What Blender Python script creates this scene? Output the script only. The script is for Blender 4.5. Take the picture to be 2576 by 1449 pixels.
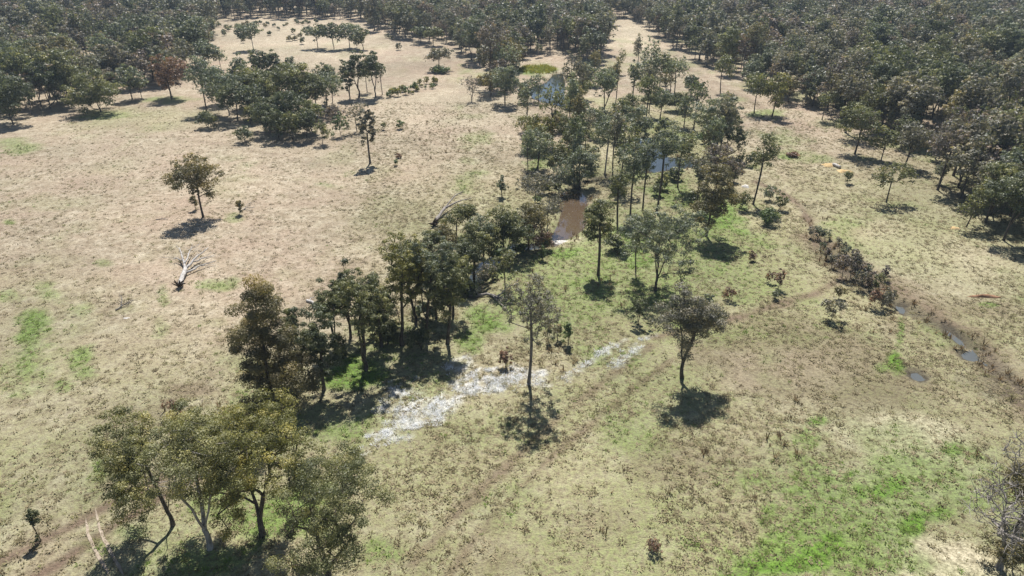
import bpy, math, random
import numpy as np
from mathutils import Vector

for o in list(bpy.data.objects):
    bpy.data.objects.remove(o, do_unlink=True)
scene = bpy.context.scene
COL = scene.collection

# ------------------------------------------------------------------ camera
CAM_H = 60.0
PITCH = math.radians(28.0)
F = 1741.0                       # focal length in reference pixels (2576 wide)
CX, CY = 1288.0, 724.5
cam_d = bpy.data.cameras.new('camera')
cam_d.sensor_fit = 'HORIZONTAL'
cam_d.sensor_width = 36.0
cam_d.lens = 36.0 * F / 2576.0
cam_d.clip_start = 0.5
cam_d.clip_end = 12000
cam = bpy.data.objects.new('camera', cam_d)
COL.objects.link(cam)
cam.location = (0, 0, CAM_H)
cam.rotation_euler = (math.pi / 2 - PITCH, 0, 0)
scene.camera = cam

# ------------------------------------------------------------------ sky, sun, exposure
SUN_EL, SUN_AZ = math.radians(57), math.radians(1)      # azimuth from +Y towards +X
world = bpy.data.worlds.new('World')
scene.world = world
world.use_nodes = True
wn, wl = world.node_tree.nodes, world.node_tree.links
wn.clear()
wo = wn.new('ShaderNodeOutputWorld')
wb = wn.new('ShaderNodeBackground')
ws = wn.new('ShaderNodeTexSky')
ws.sky_type = 'NISHITA'
ws.sun_disc = False
ws.sun_elevation = SUN_EL
ws.sun_rotation = SUN_AZ
ws.altitude = 600
ws.dust_density = 1.0
wb.inputs['Strength'].default_value = 0.06
wl.new(ws.outputs[0], wb.inputs[0])
wl.new(wb.outputs[0], wo.inputs[0])
sun_d = bpy.data.lights.new('sun', 'SUN')
sun_d.energy = 5.0
sun_d.angle = math.radians(0.53)
sun_d.color = (1.0, 0.965, 0.92)
sun = bpy.data.objects.new('sun', sun_d)
COL.objects.link(sun)
sdir = Vector((math.cos(SUN_EL) * math.sin(SUN_AZ), math.cos(SUN_EL) * math.cos(SUN_AZ), math.sin(SUN_EL)))
sun.rotation_euler = sdir.to_track_quat('Z', 'Y').to_euler()
sun.location = (0, 200, 300)
vs = scene.view_settings
vs.view_transform = 'Standard'
vs.look = 'None'
vs.exposure = 0.64
vs.gamma = 1.0
scene.cycles.max_bounces = 6
scene.cycles.diffuse_bounces = 3
scene.cycles.transmission_bounces = 3
scene.cycles.volume_bounces = 0
scene.cycles.use_denoising = True

# ------------------------------------------------------------------ projection helpers
SP, CP = math.sin(PITCH), math.cos(PITCH)


def px2w(x, y):
    x = np.asarray(x, float); y = np.asarray(y, float)
    a = (x - CX) / F
    b = (CY - y) / F
    dy = CP + b * SP
    dz = -SP + b * CP
    t = -CAM_H / dz
    return a * t, dy * t


def w2px(X, Y, Z=0.0):
    g = Z - CAM_H
    zd = Y * CP - g * SP
    zd = np.where(zd < 0.1, 0.1, zd)
    u = Y * SP + g * CP
    return CX + F * X / zd, CY - F * u / zd


def top_height(Y, ytop):
    k = (CY - ytop) / F
    return CAM_H + Y * (k * CP - SP) / (CP + k * SP)


def zdepth(Y, Z=0.0):
    return Y * CP - (Z - CAM_H) * SP


# ------------------------------------------------------------------ numpy noise
_rs = np.random.RandomState(7)
_PERM = _rs.rand(512, 512)


def vnoise(x, y):
    xi = np.floor(x).astype(np.int64); yi = np.floor(y).astype(np.int64)
    fx = x - xi; fy = y - yi
    fx = fx * fx * (3 - 2 * fx); fy = fy * fy * (3 - 2 * fy)
    a = _PERM[xi % 512, yi % 512]; b = _PERM[(xi + 1) % 512, yi % 512]
    c = _PERM[xi % 512, (yi + 1) % 512]; d = _PERM[(xi + 1) % 512, (yi + 1) % 512]
    return (a * (1 - fx) + b * fx) * (1 - fy) + (c * (1 - fx) + d * fx) * fy


def fbm(x, y, n=4):
    s = 0.0; a = 0.5; t = 0.0
    for i in range(n):
        s = s + a * vnoise(x * 2 ** i + 17.3 * i, y * 2 ** i + 9.1 * i)
        t += a; a *= 0.55
    return s / t


def poly_dist(X, Y, pts):
    """distance from points to a polyline"""
    best = np.full(X.shape, 1e9)
    for (x0, y0), (x1, y1) in zip(pts[:-1], pts[1:]):
        dx, dy = x1 - x0, y1 - y0
        L = dx * dx + dy * dy + 1e-9
        t = np.clip(((X - x0) * dx + (Y - y0) * dy) / L, 0, 1)
        best = np.minimum(best, np.hypot(X - x0 - t * dx, Y - y0 - t * dy))
    return best


def in_poly(X, Y, pts):
    r = np.zeros(X.shape, bool)
    n = len(pts)
    for i in range(n):
        x0, y0 = pts[i]; x1, y1 = pts[(i + 1) % n]
        if y0 == y1:
            continue
        c = ((y0 > Y) != (y1 > Y)) & (X < (x1 - x0) * (Y - y0) / (y1 - y0) + x0)
        r ^= c
    return r


def signed(X, Y, pts):
    """positive inside a polygon, metres"""
    d = poly_dist(X, Y, list(pts) + [pts[0]])
    return np.where(in_poly(X, Y, pts), d, -d)


def wpts(pp):
    return [tuple(float(c) for c in px2w(x, y)) for x, y in pp]


# ------------------------------------------------------------------ water bodies, ground shape
PONDS = {
    'far': [(1334, 224), (1350, 213), (1380, 206), (1396, 186), (1410, 184), (1416, 206), (1414, 235), (1416, 252), (1398, 259), (1368, 253), (1346, 244)],
    'mid': [(1615, 346), (1640, 352), (1660, 368), (1672, 392), (1735, 398), (1742, 412), (1700, 420), (1662, 424), (1635, 428), (1612, 420), (1608, 398), (1634, 392), (1636, 376), (1622, 364)],
    'near': [(1418, 488), (1440, 484), (1464, 490), (1468, 520), (1467, 548), (1455, 570), (1430, 588), (1400, 600), (1380, 602), (1384, 594), (1404, 584), (1416, 560), (1424, 530), (1416, 505)],
    'puddle_a': [(2370, 812), (2390, 816), (2424, 845), (2436, 866), (2415, 858), (2394, 838)],
    'puddle_b': [(2286, 934), (2310, 932), (2334, 950), (2320, 958), (2292, 948)],
    'puddle_c': [(2256, 758), (2282, 762), (2276, 790), (2262, 784)],
    'puddle_d': [(2414, 884), (2440, 884), (2446, 902), (2424, 900)],
}
PW = {k: wpts(v) for k, v in PONDS.items()}
CREEKS = [wpts(c) for c in (
    [(1378, 606), (1335, 612), (1300, 612), (1278, 626), (1245, 645), (1212, 662), (1200, 695), (1190, 730)],
    [(1440, 482), (1455, 455), (1500, 440), (1560, 435), (1612, 412)],
    [(1640, 352), (1600, 325), (1540, 300), (1470, 285), (1415, 262)],
)]
DRAIN = wpts([(2040, 520), (2060, 580), (2090, 650), (2150, 700), (2230, 750), (2330, 800), (2420, 850), (2500, 930), (2600, 1010), (2700, 1090)])


def ground_z(X, Y):
    X = np.asarray(X, float); Y = np.asarray(Y, float)
    z = 1.6 * (fbm(X / 90 + 5, Y / 90 + 2, 2) - 0.5)
    z = z * np.clip((np.hypot(X, Y) - 20) / 60, 0, 1)
    z = z + 0.30 * (fbm(X / 5.5, Y / 5.5, 3) - 0.5) + 0.10 * (vnoise(X / 1.1, Y / 1.1) - 0.5)
    near = np.full(z.shape, 1e9)
    sd = {k: signed(X, Y, p) for k, p in PW.items()}
    for v in sd.values():
        near = np.minimum(near, -v)
    z = z * np.clip(0.2 + near / 45, 0.2, 1)
    for k, p in PW.items():
        s = sd[k]
        wd = 3.0 if not k.startswith('puddle') else 1.2
        dp = 1.25 if not k.startswith('puddle') else 0.6
        m = np.clip((s + wd) / (wd + 1.0), 0, 1)
        m = m * m * (3 - 2 * m)
        z = z * (1 - m) - dp * m
    for c in CREEKS:
        d = poly_dist(X, Y, c)
        m = np.clip(1 - (d - 0.8) / 3.2, 0, 1)
        m = m * m * (3 - 2 * m)
        z = z * (1 - 0.8 * m) - 0.95 * m
    d = poly_dist(X, Y, DRAIN)
    m = np.clip(1 - d / 3.0, 0, 1)
    z = z - 0.55 * m * m * (3 - 2 * m)
    return z


# ------------------------------------------------------------------ materials
def new_mat(name):
    m = bpy.data.materials.new(name)
    m.use_nodes = True
    n, l = m.node_tree.nodes, m.node_tree.links
    n.clear()
    out = n.new('ShaderNodeOutputMaterial')
    return m, n, l, out


def principled(n, rough=0.8, spec=0.2):
    b = n.new('ShaderNodeBsdfPrincipled')
    b.inputs['Roughness'].default_value = rough
    b.inputs['Specular IOR Level'].default_value = spec
    return b


def mixc(n, l, a, b, fac, mode='MIX'):
    m = n.new('ShaderNodeMix')
    m.data_type = 'RGBA'
    m.blend_type = mode
    m.clamp_factor = True
    for s, v in ((m.inputs[0], fac), (m.inputs[6], a), (m.inputs[7], b)):
        if isinstance(v, (tuple, list)):
            s.default_value = (*v[:3], 1)
        elif isinstance(v, (int, float)):
            s.default_value = v
        else:
            l.new(v, s)
    return m.outputs[2]


def noise(n, l, vec, scale, detail=3, rough=0.6):
    t = n.new('ShaderNodeTexNoise')
    t.inputs['Scale'].default_value = scale
    t.inputs['Detail'].default_value = detail
    t.inputs['Roughness'].default_value = rough
    l.new(vec, t.inputs['Vector'])
    return t.outputs[0]


def ramp(n, l, fac, stops, interp='LINEAR'):
    r = n.new('ShaderNodeValToRGB')
    r.color_ramp.interpolation = interp
    e = r.color_ramp.elements
    while len(e) < len(stops):
        e.new(0.5)
    for i, (p, c) in enumerate(stops):
        e[i].position = p
        e[i].color = (*c, 1) if len(c) == 3 else c
    l.new(fac, r.inputs[0])
    return r.outputs[0]


def math_n(n, l, op, a, b=0.5, c=None):
    m = n.new('ShaderNodeMath')
    m.operation = op
    for i, v in enumerate((a, b, c)):
        if v is None:
            continue
        if isinstance(v, (int, float)):
            m.inputs[i].default_value = v
        else:
            l.new(v, m.inputs[i])
    return m.outputs[0]


def ground_material():
    m, n, l, out = new_mat('dry_grass_ground')
    tc = n.new('ShaderNodeTexCoord').outputs['Object']
    a = n.new('ShaderNodeAttribute'); a.attribute_name = 'mask_a'
    b = n.new('ShaderNodeAttribute'); b.attribute_name = 'mask_b'
    sa = n.new('ShaderNodeSeparateColor'); l.new(a.outputs['Color'], sa.inputs[0])
    sb = n.new('ShaderNodeSeparateColor'); l.new(b.outputs['Color'], sb.inputs[0])
    n1 = noise(n, l, tc, 0.055, 4, 0.6)
    n2 = noise(n, l, tc, 0.35, 4, 0.65)
    n3 = noise(n, l, tc, 1.7, 4, 0.7)
    n4 = noise(n, l, tc, 5.0, 3, 0.7)
    straw = ramp(n, l, n2, [(0.30, (0.245, 0.196, 0.140)), (0.48, (0.350, 0.292, 0.218)), (0.68, (0.460, 0.402, 0.315))])
    pinkish = (0.335, 0.258, 0.200)
    c = mixc(n, l, straw, pinkish, ramp(n, l, n1, [(0.42, (0, 0, 0)), (0.66, (0.75, 0.75, 0.75))]))
    # olive sedge tint
    f = math_n(n, l, 'MULTIPLY', sa.outputs[2], ramp(n, l, n3, [(0.33, (0.35,) * 3), (0.60, (1, 1, 1))]))
    c = mixc(n, l, c, (0.215, 0.252, 0.098), f)
    # pale bleached straw
    f = math_n(n, l, 'MULTIPLY', sb.outputs[0], ramp(n, l, n3, [(0.30, (0.2,) * 3), (0.60, (1, 1, 1))]))
    c = mixc(n, l, c, (0.56, 0.49, 0.37), f)
    # bare soil
    f = math_n(n, l, 'MULTIPLY', sa.outputs[1], ramp(n, l, n3, [(0.25, (0.55,) * 3), (0.50, (1, 1, 1))]))
    c = mixc(n, l, c, (0.180, 0.130, 0.098), f)
    # grass green
    f = math_n(n, l, 'MULTIPLY', sa.outputs[0], ramp(n, l, n3, [(0.28, (0.5,) * 3), (0.50, (1, 1, 1))]))
    gcol = ramp(n, l, n3, [(0.35, (0.085, 0.165, 0.026)), (0.65, (0.145, 0.250, 0.044))])
    c = mixc(n, l, c, gcol, f)
    # damp dark earth and painted white water glare
    c = mixc(n, l, c, (0.085, 0.075, 0.058), sb.outputs[1])
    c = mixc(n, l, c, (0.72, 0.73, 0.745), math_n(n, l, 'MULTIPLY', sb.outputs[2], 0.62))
    # tuft scale light straw, with shade of the gaps painted dark
    spk = ramp(n, l, n3, [(0.30, (0.40, 0.37, 0.33)), (0.42, (0.80, 0.79, 0.76)), (0.55, (1.08, 1.08, 1.06)), (0.75, (1.32, 1.31, 1.28))])
    c = mixc(n, l, c, ramp(n, l, noise(n, l, tc, 0.022, 3, 0.55), [(0.35, (0.84, 0.85, 0.82)), (0.65, (1.10, 1.08, 1.06))]), 1.0, 'MULTIPLY')
    c = mixc(n, l, c, spk, 0.85, 'MULTIPLY')
    spk2 = ramp(n, l, n4, [(0.33, (0.45, 0.43, 0.40)), (0.46, (0.92, 0.92, 0.91)), (0.70, (1.25, 1.25, 1.22))])
    c = mixc(n, l, c, spk2, 0.65, 'MULTIPLY')
    bs = principled(n, 0.9, 0.1)
    l.new(c, bs.inputs['Base Color'])
    bm = n.new('ShaderNodeBump')
    bm.inputs['Strength'].default_value = 0.8
    bm.inputs['Distance'].default_value = 0.35
    l.new(math_n(n, l, 'ADD', n3, math_n(n, l, 'MULTIPLY', n4, 0.5)), bm.inputs['Height'])
    l.new(bm.outputs[0], bs.inputs['Normal'])
    l.new(bs.outputs[0], out.inputs[0])
    return m


def water_material(name, col, rough=0.03, spec=1.0):
    m, n, l, out = new_mat(name)
    tc = n.new('ShaderNodeTexCoord').outputs['Object']
    bs = principled(n, rough, spec)
    n1 = noise(n, l, tc, 0.12, 3)
    bs.inputs['IOR'].default_value = 1.6
    l.new(mixc(n, l, [v * 0.75 for v in col], [v * 1.2 for v in col], n1), bs.inputs['Base Color'])
    bm = n.new('ShaderNodeBump')
    bm.inputs['Strength'].default_value = 0.05
    bm.inputs['Distance'].default_value = 0.1
    l.new(noise(n, l, tc, 1.8, 2), bm.inputs['Height'])
    l.new(bm.outputs[0], bs.inputs['Normal'])
    l.new(bs.outputs[0], out.inputs[0])
    return m


def leaf_material(name, source, stops=None):
    """source 'object': tint from the object's own colour; 'random': per-copy colour from a ramp"""
    m, n, l, out = new_mat(name)
    at = n.new('ShaderNodeAttribute'); at.attribute_name = 'tint'
    oi = n.new('ShaderNodeObjectInfo')
    if source == 'object':
        base = oi.outputs['Color']
    else:
        base = ramp(n, l, oi.outputs['Random'], stops, 'LINEAR')
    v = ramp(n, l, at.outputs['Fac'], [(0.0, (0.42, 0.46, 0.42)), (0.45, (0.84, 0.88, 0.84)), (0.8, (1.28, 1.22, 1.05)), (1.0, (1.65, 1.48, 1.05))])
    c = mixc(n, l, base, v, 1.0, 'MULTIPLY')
    bs = principled(n, 0.52, 0.35)
    l.new(c, bs.inputs['Base Color'])
    tr = n.new('ShaderNodeBsdfTranslucent')
    l.new(mixc(n, l, c, (1.4, 1.45, 0.85), 1.0, 'MULTIPLY'), tr.inputs[0])
    mx = n.new('ShaderNodeMixShader')
    mx.inputs[0].default_value = 0.28
    l.new(bs.outputs[0], mx.inputs[1]); l.new(tr.outputs[0], mx.inputs[2])
    l.new(mx.outputs[0], out.inputs[0])
    return m


def bark_material(name, lo, hi):
    m, n, l, out = new_mat(name)
    tc = n.new('ShaderNodeTexCoord').outputs['Object']
    mp = n.new('ShaderNodeMapping')
    mp.inputs['Scale'].default_value = (3, 3, 0.7)
    l.new(tc, mp.inputs[0])
    f = noise(n, l, mp.outputs[0], 1.6, 4)
    bs = principled(n, 0.9, 0.1)
    l.new(ramp(n, l, f, [(0.35, lo), (0.65, hi)]), bs.inputs['Base Color'])
    bm = n.new('ShaderNodeBump')
    bm.inputs['Strength'].default_value = 0.6
    bm.inputs['Distance'].default_value = 0.06
    l.new(f, bm.inputs['Height'])
    l.new(bm.outputs[0], bs.inputs['Normal'])
    l.new(bs.outputs[0], out.inputs[0])
    return m


def plain_material(name, lo, hi, scale=2.0, rough=0.9, bump=0.4):
    m, n, l, out = new_mat(name)
    tc = n.new('ShaderNodeTexCoord').outputs['Object']
    f = noise(n, l, tc, scale, 4)
    bs = principled(n, rough, 0.15)
    l.new(ramp(n, l, f, [(0.32, lo), (0.68, hi)]), bs.inputs['Base Color'])
    bm = n.new('ShaderNodeBump')
    bm.inputs['Strength'].default_value = bump
    bm.inputs['Distance'].default_value = 0.1
    l.new(f, bm.inputs['Height'])
    l.new(bm.outputs[0], bs.inputs['Normal'])
    l.new(bs.outputs[0], out.inputs[0])
    return m


def tuft_material(name, stops):
    m, n, l, out = new_mat(name)
    oi = n.new('ShaderNodeObjectInfo')
    c = ramp(n, l, oi.outputs['Random'], stops)
    bs = principled(n, 0.8, 0.15)
    l.new(c, bs.inputs['Base Color'])
    tr = n.new('ShaderNodeBsdfTranslucent'); l.new(c, tr.inputs[0])
    mx = n.new('ShaderNodeMixShader'); mx.inputs[0].default_value = 0.25
    l.new(bs.outputs[0], mx.inputs[1]); l.new(tr.outputs[0], mx.inputs[2])
    l.new(mx.outputs[0], out.inputs[0])
    return m


M_GROUND = ground_material()
M_LEAF = leaf_material('gum_leaves', 'object')
M_FOREST_LEAF = leaf_material('woodland_leaves', 'random', [
    (0.0, (0.110, 0.122, 0.080)), (0.16, (0.180, 0.180, 0.108)), (0.30, (0.155, 0.172, 0.128)),
    (0.46, (0.215, 0.206, 0.165)), (0.64, (0.195, 0.174, 0.124)), (0.80, (0.220, 0.184, 0.170)), (0.94, (0.215, 0.155, 0.140)), (1.0, (0.28, 0.27, 0.25))])
M_BARK = bark_material('dark_bark', (0.045, 0.037, 0.030), (0.145, 0.125, 0.105))
M_PALE_BARK = bark_material('pale_bark', (0.20, 0.18, 0.155), (0.45, 0.42, 0.38))
M_GREY_BARK = bark_material('grey_bark', (0.10, 0.09, 0.08), (0.24, 0.22, 0.20))
M_DEADWOOD = bark_material('bleached_wood', (0.26, 0.245, 0.225), (0.58, 0.55, 0.51))
M_GREYWOOD = bark_material('weathered_wood', (0.15, 0.135, 0.12), (0.34, 0.31, 0.28))
M_ROOT = plain_material('root_earth', (0.02, 0.016, 0.012), (0.07, 0.05, 0.035), 3)
M_SAND = plain_material('yellow_sand', (0.42, 0.29, 0.13), (0.60, 0.45, 0.24), 1.5)
M_SCAR = plain_material('red_earth', (0.16, 0.085, 0.05), (0.34, 0.20, 0.12), 1.5)
M_ROCK = plain_material('pale_rock', (0.42, 0.40, 0.37), (0.66, 0.63, 0.58), 1.8)
M_TUFT = tuft_material('tussock_blades', [(0.0, (0.40, 0.33, 0.21)), (0.40, (0.34, 0.29, 0.17)), (0.55, (0.24, 0.23, 0.10)), (0.72, (0.19, 0.16, 0.085)), (1.0, (0.11, 0.085, 0.045))])
M_GLARE_TUFT = tuft_material('water_glare_blades', [(0.0, (0.86, 0.87, 0.88)), (0.55, (0.74, 0.75, 0.76)), (0.8, (0.48, 0.49, 0.45)), (1.0, (0.30, 0.32, 0.20))])  # blade white imitates glare off shallow water
M_REED = tuft_material('brown_sedge', [(0.0, (0.30, 0.22, 0.12)), (0.5, (0.22, 0.15, 0.08)), (1.0, (0.15, 0.12, 0.055))])
M_GREENT = tuft_material('green_blades', [(0.0, (0.13, 0.20, 0.035)), (0.5, (0.17, 0.24, 0.05)), (1.0, (0.20, 0.22, 0.08))])
M_YELLOWT = tuft_material('yellow_reeds', [(0.0, (0.40, 0.36, 0.05)), (1.0, (0.26, 0.30, 0.05))])


# ------------------------------------------------------------------ mesh helpers
def mesh_from(name, verts, faces, mats, fmat=None, attrs=None, smooth=False):
    verts = np.asarray(verts, np.float32).reshape(-1, 3)
    me = bpy.data.meshes.new(name)
    k = faces.shape[1]
    nf = len(faces)
    me.vertices.add(len(verts)); me.vertices.foreach_set('co', verts.ravel())
    me.loops.add(nf * k); me.loops.foreach_set('vertex_index', faces.astype(np.int32).ravel())
    me.polygons.add(nf)
    me.polygons.foreach_set('loop_start', np.arange(0, nf * k, k, dtype=np.int32))
    me.polygons.foreach_set('loop_total', np.full(nf, k, np.int32))
    for mt in mats:
        me.materials.append(mt)
    if fmat is not None:
        me.polygons.foreach_set('material_index', np.asarray(fmat, np.int32))
    if smooth is True:
        me.polygons.foreach_set('use_smooth', np.ones(nf, bool))
    elif smooth is not False:
        me.polygons.foreach_set('use_smooth', np.asarray(smooth, bool))
    for an, dom, vals in (attrs or []):
        at = me.attributes.new(an, 'FLOAT', dom)
        at.data.foreach_set('value', np.asarray(vals, np.float32))
    me.update(calc_edges=True)
    return me


def obj(name, me, parent=None, loc=(0, 0, 0), rotz=0.0):
    o = bpy.data.objects.new(name, me)
    COL.objects.link(o)
    o.location = loc
    o.rotation_euler = (0, 0, rotz)
    if parent is not None:
        o.parent = parent
    return o


def tag(o, label=None, cat=None, group=None, kind=None):
    if label: o['label'] = label
    if cat: o['category'] = cat
    if group: o['group'] = group
    if kind: o['kind'] = kind
    return o


class Tubes:
    """collects tapered tube segments; all quads"""
    def __init__(self, sides=5):
        self.v = []; self.f = []; self.n = 0; self.s = sides

    def path(self, pts, rad, cap=True):
        pts = np.asarray(pts, float); k = len(pts); s = self.s
        if k < 2:
            return
        t = np.gradient(pts, axis=0)
        t /= np.linalg.norm(t, axis=1)[:, None] + 1e-9
        ref = np.where(np.abs(t[:, 2:3]) > 0.9, np.array([[1.0, 0, 0]]), np.array([[0, 0, 1.0]]))
        u = np.cross(t, ref); u /= np.linalg.norm(u, axis=1)[:, None] + 1e-9
        w = np.cross(t, u)
        an = np.arange(s) * 2 * math.pi / s
        ring = pts[:, None, :] + (u[:, None, :] * np.cos(an)[None, :, None] + w[:, None, :] * np.sin(an)[None, :, None]) * np.asarray(rad, float)[:, None, None]
        self.v.append(ring.reshape(-1, 3))
        i = np.arange(k - 1)[:, None] * s; j = np.arange(s)[None, :]; j2 = (j + 1) % s
        q = np.stack([i + j, i + j2, i + s + j2, i + s + j], -1).reshape(-1, 4) + self.n
        self.f.append(q)
        self.n += k * s

    def arrays(self):
        if not self.v:
            return np.zeros((0, 3)), np.zeros((0, 4), int)
        return np.concatenate(self.v), np.concatenate(self.f)


# ------------------------------------------------------------------ trees
STYLE = {
    #           crown base, clumps, clump size/R, coverage, flat, trunk r/H, stems
    'dome':   dict(cb=0.27, n=60, cr=0.26, cov=3.7, flat=0.62, tr=0.016, stems=2),
    'round':  dict(cb=0.30, n=70, cr=0.25, cov=4.6, flat=0.66, tr=0.016, stems=2),
    'tall':   dict(cb=0.36, n=70, cr=0.27, cov=2.6, flat=0.80, tr=0.012, stems=1),
    'spread': dict(cb=0.22, n=150, cr=0.145, cov=3.0, flat=0.62, tr=0.016, stems=3),
    'dense':  dict(cb=0.10, n=75, cr=0.25, cov=4.2, flat=0.65, tr=0.016, stems=2),
    'column': dict(cb=0.03, n=75, cr=0.27, cov=6.5, flat=0.70, tr=0.016, stems=1),
    'sparse': dict(cb=0.26, n=120, cr=0.15, cov=1.7, flat=0.80, tr=0.013, stems=1),
    'bare':   dict(cb=0.15, n=110, cr=0.15, cov=0.05, flat=0.80, tr=0.019, stems=3),
    'bush':   dict(cb=0.02, n=26, cr=0.36, cov=4.0, flat=0.75, tr=0.016, stems=3),
    'twig':   dict(cb=0.04, n=34, cr=0.28, cov=2.6, flat=0.85, tr=0.014, stems=3),
}
PAL = {
    'O': (0.185, 0.188, 0.094), 'D': (0.122, 0.135, 0.078), 'B': (0.208, 0.176, 0.096), 'R': (0.240, 0.142, 0.104),
    'G': (0.198, 0.214, 0.156), 'Y': (0.232, 0.218, 0.080), 'T': (0.220, 0.200, 0.164), 'P': (0.205, 0.166, 0.156),
    'N': (0.140, 0.182, 0.078), 'L': (0.250, 0.240, 0.115),
}


def grow(seed, H, R, style, leaf, crown_off=(0, 0), cb=None, sides=5, cov=None, twigs=0):
    """returns wood (verts, quads) and leaves (verts, quads, tint)"""
    rg = np.random.RandomState(seed)
    st = STYLE[style]
    cb = st['cb'] if cb is None else cb
    n = st['n']
    cr = st['cr'] * R
    zc0, zc1 = cb * H, H
    co = np.array(crown_off, float)
    # lobes give the crown an uneven outline
    nl = rg.randint(4, 7)
    lobes = []
    for i in range(nl):
        a = rg.rand() * 2 * math.pi
        if style == 'column':
            zz = zc0 + (zc1 - zc0) * (i + 0.5) / nl
            rr = R * (0.95 - 0.55 * (i / nl)) * rg.uniform(0.7, 1.1)
            off = R * 0.22
            lobes.append((np.array([off * math.cos(a), off * math.sin(a), zz]), rr, (zc1 - zc0) / nl * 0.85))
        else:
            off = R * rg.uniform(0.28, 0.74)
            zz = zc0 + (zc1 - zc0) * rg.uniform(0.30, 0.70)
            lobes.append((np.array([off * math.cos(a), off * math.sin(a), zz]), R * rg.uniform(0.34, 0.60), (zc1 - zc0) * rg.uniform(0.20, 0.38)))
    if style != 'column':
        lobes.append((np.array([0, 0, zc0 + (zc1 - zc0) * 0.66]), R * 0.62, (zc1 - zc0) * 0.36))
    C = []
    CB = np.zeros((n + 1, 3))
    near2 = (cr * (1.1 if style == 'column' else 0.92)) ** 2
    tries = 0
    while len(C) < n and tries < n * 22:
        tries += 1
        lc, lr, lh = lobes[rg.randint(len(lobes))]
        d = rg.normal(size=3); d /= np.linalg.norm(d)
        r = rg.rand() ** 0.30
        if d[2] < -0.25 and rg.rand() < 0.6:
            d[2] = -d[2]
        p = lc + d * r * np.array([lr, lr, lh])
        if p[2] < 0.4:
            continue
        k = len(C)
        if k:
            dd = CB[:k] - p
            if (dd[:, 0] ** 2 + dd[:, 1] ** 2 + 1.96 * dd[:, 2] ** 2).min() < near2:
                continue
        CB[k] = p
        C.append(p)
    C = np.array(C)
    # keep the highest clump near the stated height
    C[:, 2] *= (H - 0.55 * cr * st['flat']) / max(C[:, 2].max(), 0.1)
    ext = np.percentile(np.hypot(C[:, 0], C[:, 1]), 90)
    C[:, :2] *= max(0.3 * R, R - 0.55 * cr) / max(ext, 0.05)
    k = np.clip(C[:, 2:3] / H, 0, 1)
    C[:, :2] += co[None, :] * k
    # stems
    nodes = [np.array([0, 0, -0.25])]; par = [-1]
    ns = st['stems'] if st['stems'] < 2 else rg.randint(max(1, st['stems'] - 1), st['stems'] + 1)
    zf = H * cb * rg.uniform(0.45, 0.85) if ns > 1 else H * (cb + 0.55 * (1 - cb))
    if style in ('bush', 'twig'):
        zf = 0.15
    seg = max(3, int(zf / 1.2))
    wob = rg.normal(size=2) * 0.010 * H
    lean = co * 0.6 / max(H, 1) + rg.normal(size=2) * 0.03
    for i in range(1, seg + 1):
        t = i / seg
        z = zf * t
        xy = lean * z + wob * math.sin(t * math.pi)
        nodes.append(np.array([xy[0], xy[1], z])); par.append(len(nodes) - 2)
    forkn = len(nodes) - 1
    if ns > 1:
        a0 = rg.rand() * 6.28
        for s in range(ns):
            a = a0 + s * 2 * math.pi / ns + rg.uniform(-0.5, 0.5)
            ztop = H * (cb + (1 - cb) * rg.uniform(0.40, 0.62))
            rr = R * rg.uniform(0.15, 0.42)
            endp = np.array([rr * math.cos(a), rr * math.sin(a), ztop]) + np.array([*(co * ztop / H), 0])
            p0 = nodes[forkn]; prev = forkn
            m = max(3, int((ztop - zf) / 1.5))
            for i in range(1, m + 1):
                t = i / m
                p = p0 + (endp - p0) * np.array([t ** 1.05, t ** 1.05, t]) + rg.normal(size=3) * 0.02 * R
                nodes.append(p); par.append(prev); prev = len(nodes) - 1
    tips = []
    order = np.argsort(np.hypot(C[:, 0], C[:, 1]) + 0.3 * np.abs(C[:, 2] - zf))
    for ci in order:
        c = C[ci] - np.array([0, 0, 0.25 * cr])
        P = np.array(nodes)
        d = c - P
        dist = np.linalg.norm(d, axis=1)
        pen = np.where(d[:, 2] < 0.35 * np.hypot(d[:, 0], d[:, 1]), 1.6, 1.0) * dist + np.where(P[:, 2] < min(0.5 * zf, c[2] * 0.4), H, 0)
        j = int(np.argmin(pen))
        p0 = nodes[j]; prev = j
        m = 2 if dist[j] < 1.5 * cr else 3
        bend = rg.normal(size=3) * 0.10 * dist[j] - np.array([0, 0, 0.06 * dist[j]])
        for i in range(1, m + 1):
            t = i / m
            p = p0 + (c - p0) * t + bend * math.sin(t * math.pi)
            nodes.append(p); par.append(prev); prev = len(nodes) - 1
        tips.append(prev)
        for q in range(twigs):
            e = c + rg.normal(size=3) * cr * np.array([0.8, 0.8, 0.6]) + np.array([0, 0, 0.5 * cr])
            nodes.append(e); par.append(prev)
    N = len(nodes)
    cnt = np.zeros(N)
    for t in tips:
        cnt[t] += 1
    for i in range(N - 1, 0, -1):
        cnt[i] = max(cnt[i], 0.25)
        cnt[par[i]] += cnt[i]
    r0 = st['tr'] * H * rg.uniform(0.9, 1.15)
    rad = np.maximum(r0 * (cnt / cnt[0]) ** 0.52, 0.032 if style == 'bare' else 0.018 if style not in ('bush', 'twig') else 0.012)
    rad[0] *= 1.5; rad[1] *= 1.12
    tb = Tubes(sides)
    ch = [[] for _ in range(N)]
    for i in range(1, N):
        ch[par[i]].append(i)
    # chains
    stack = [(0, None)]
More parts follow.
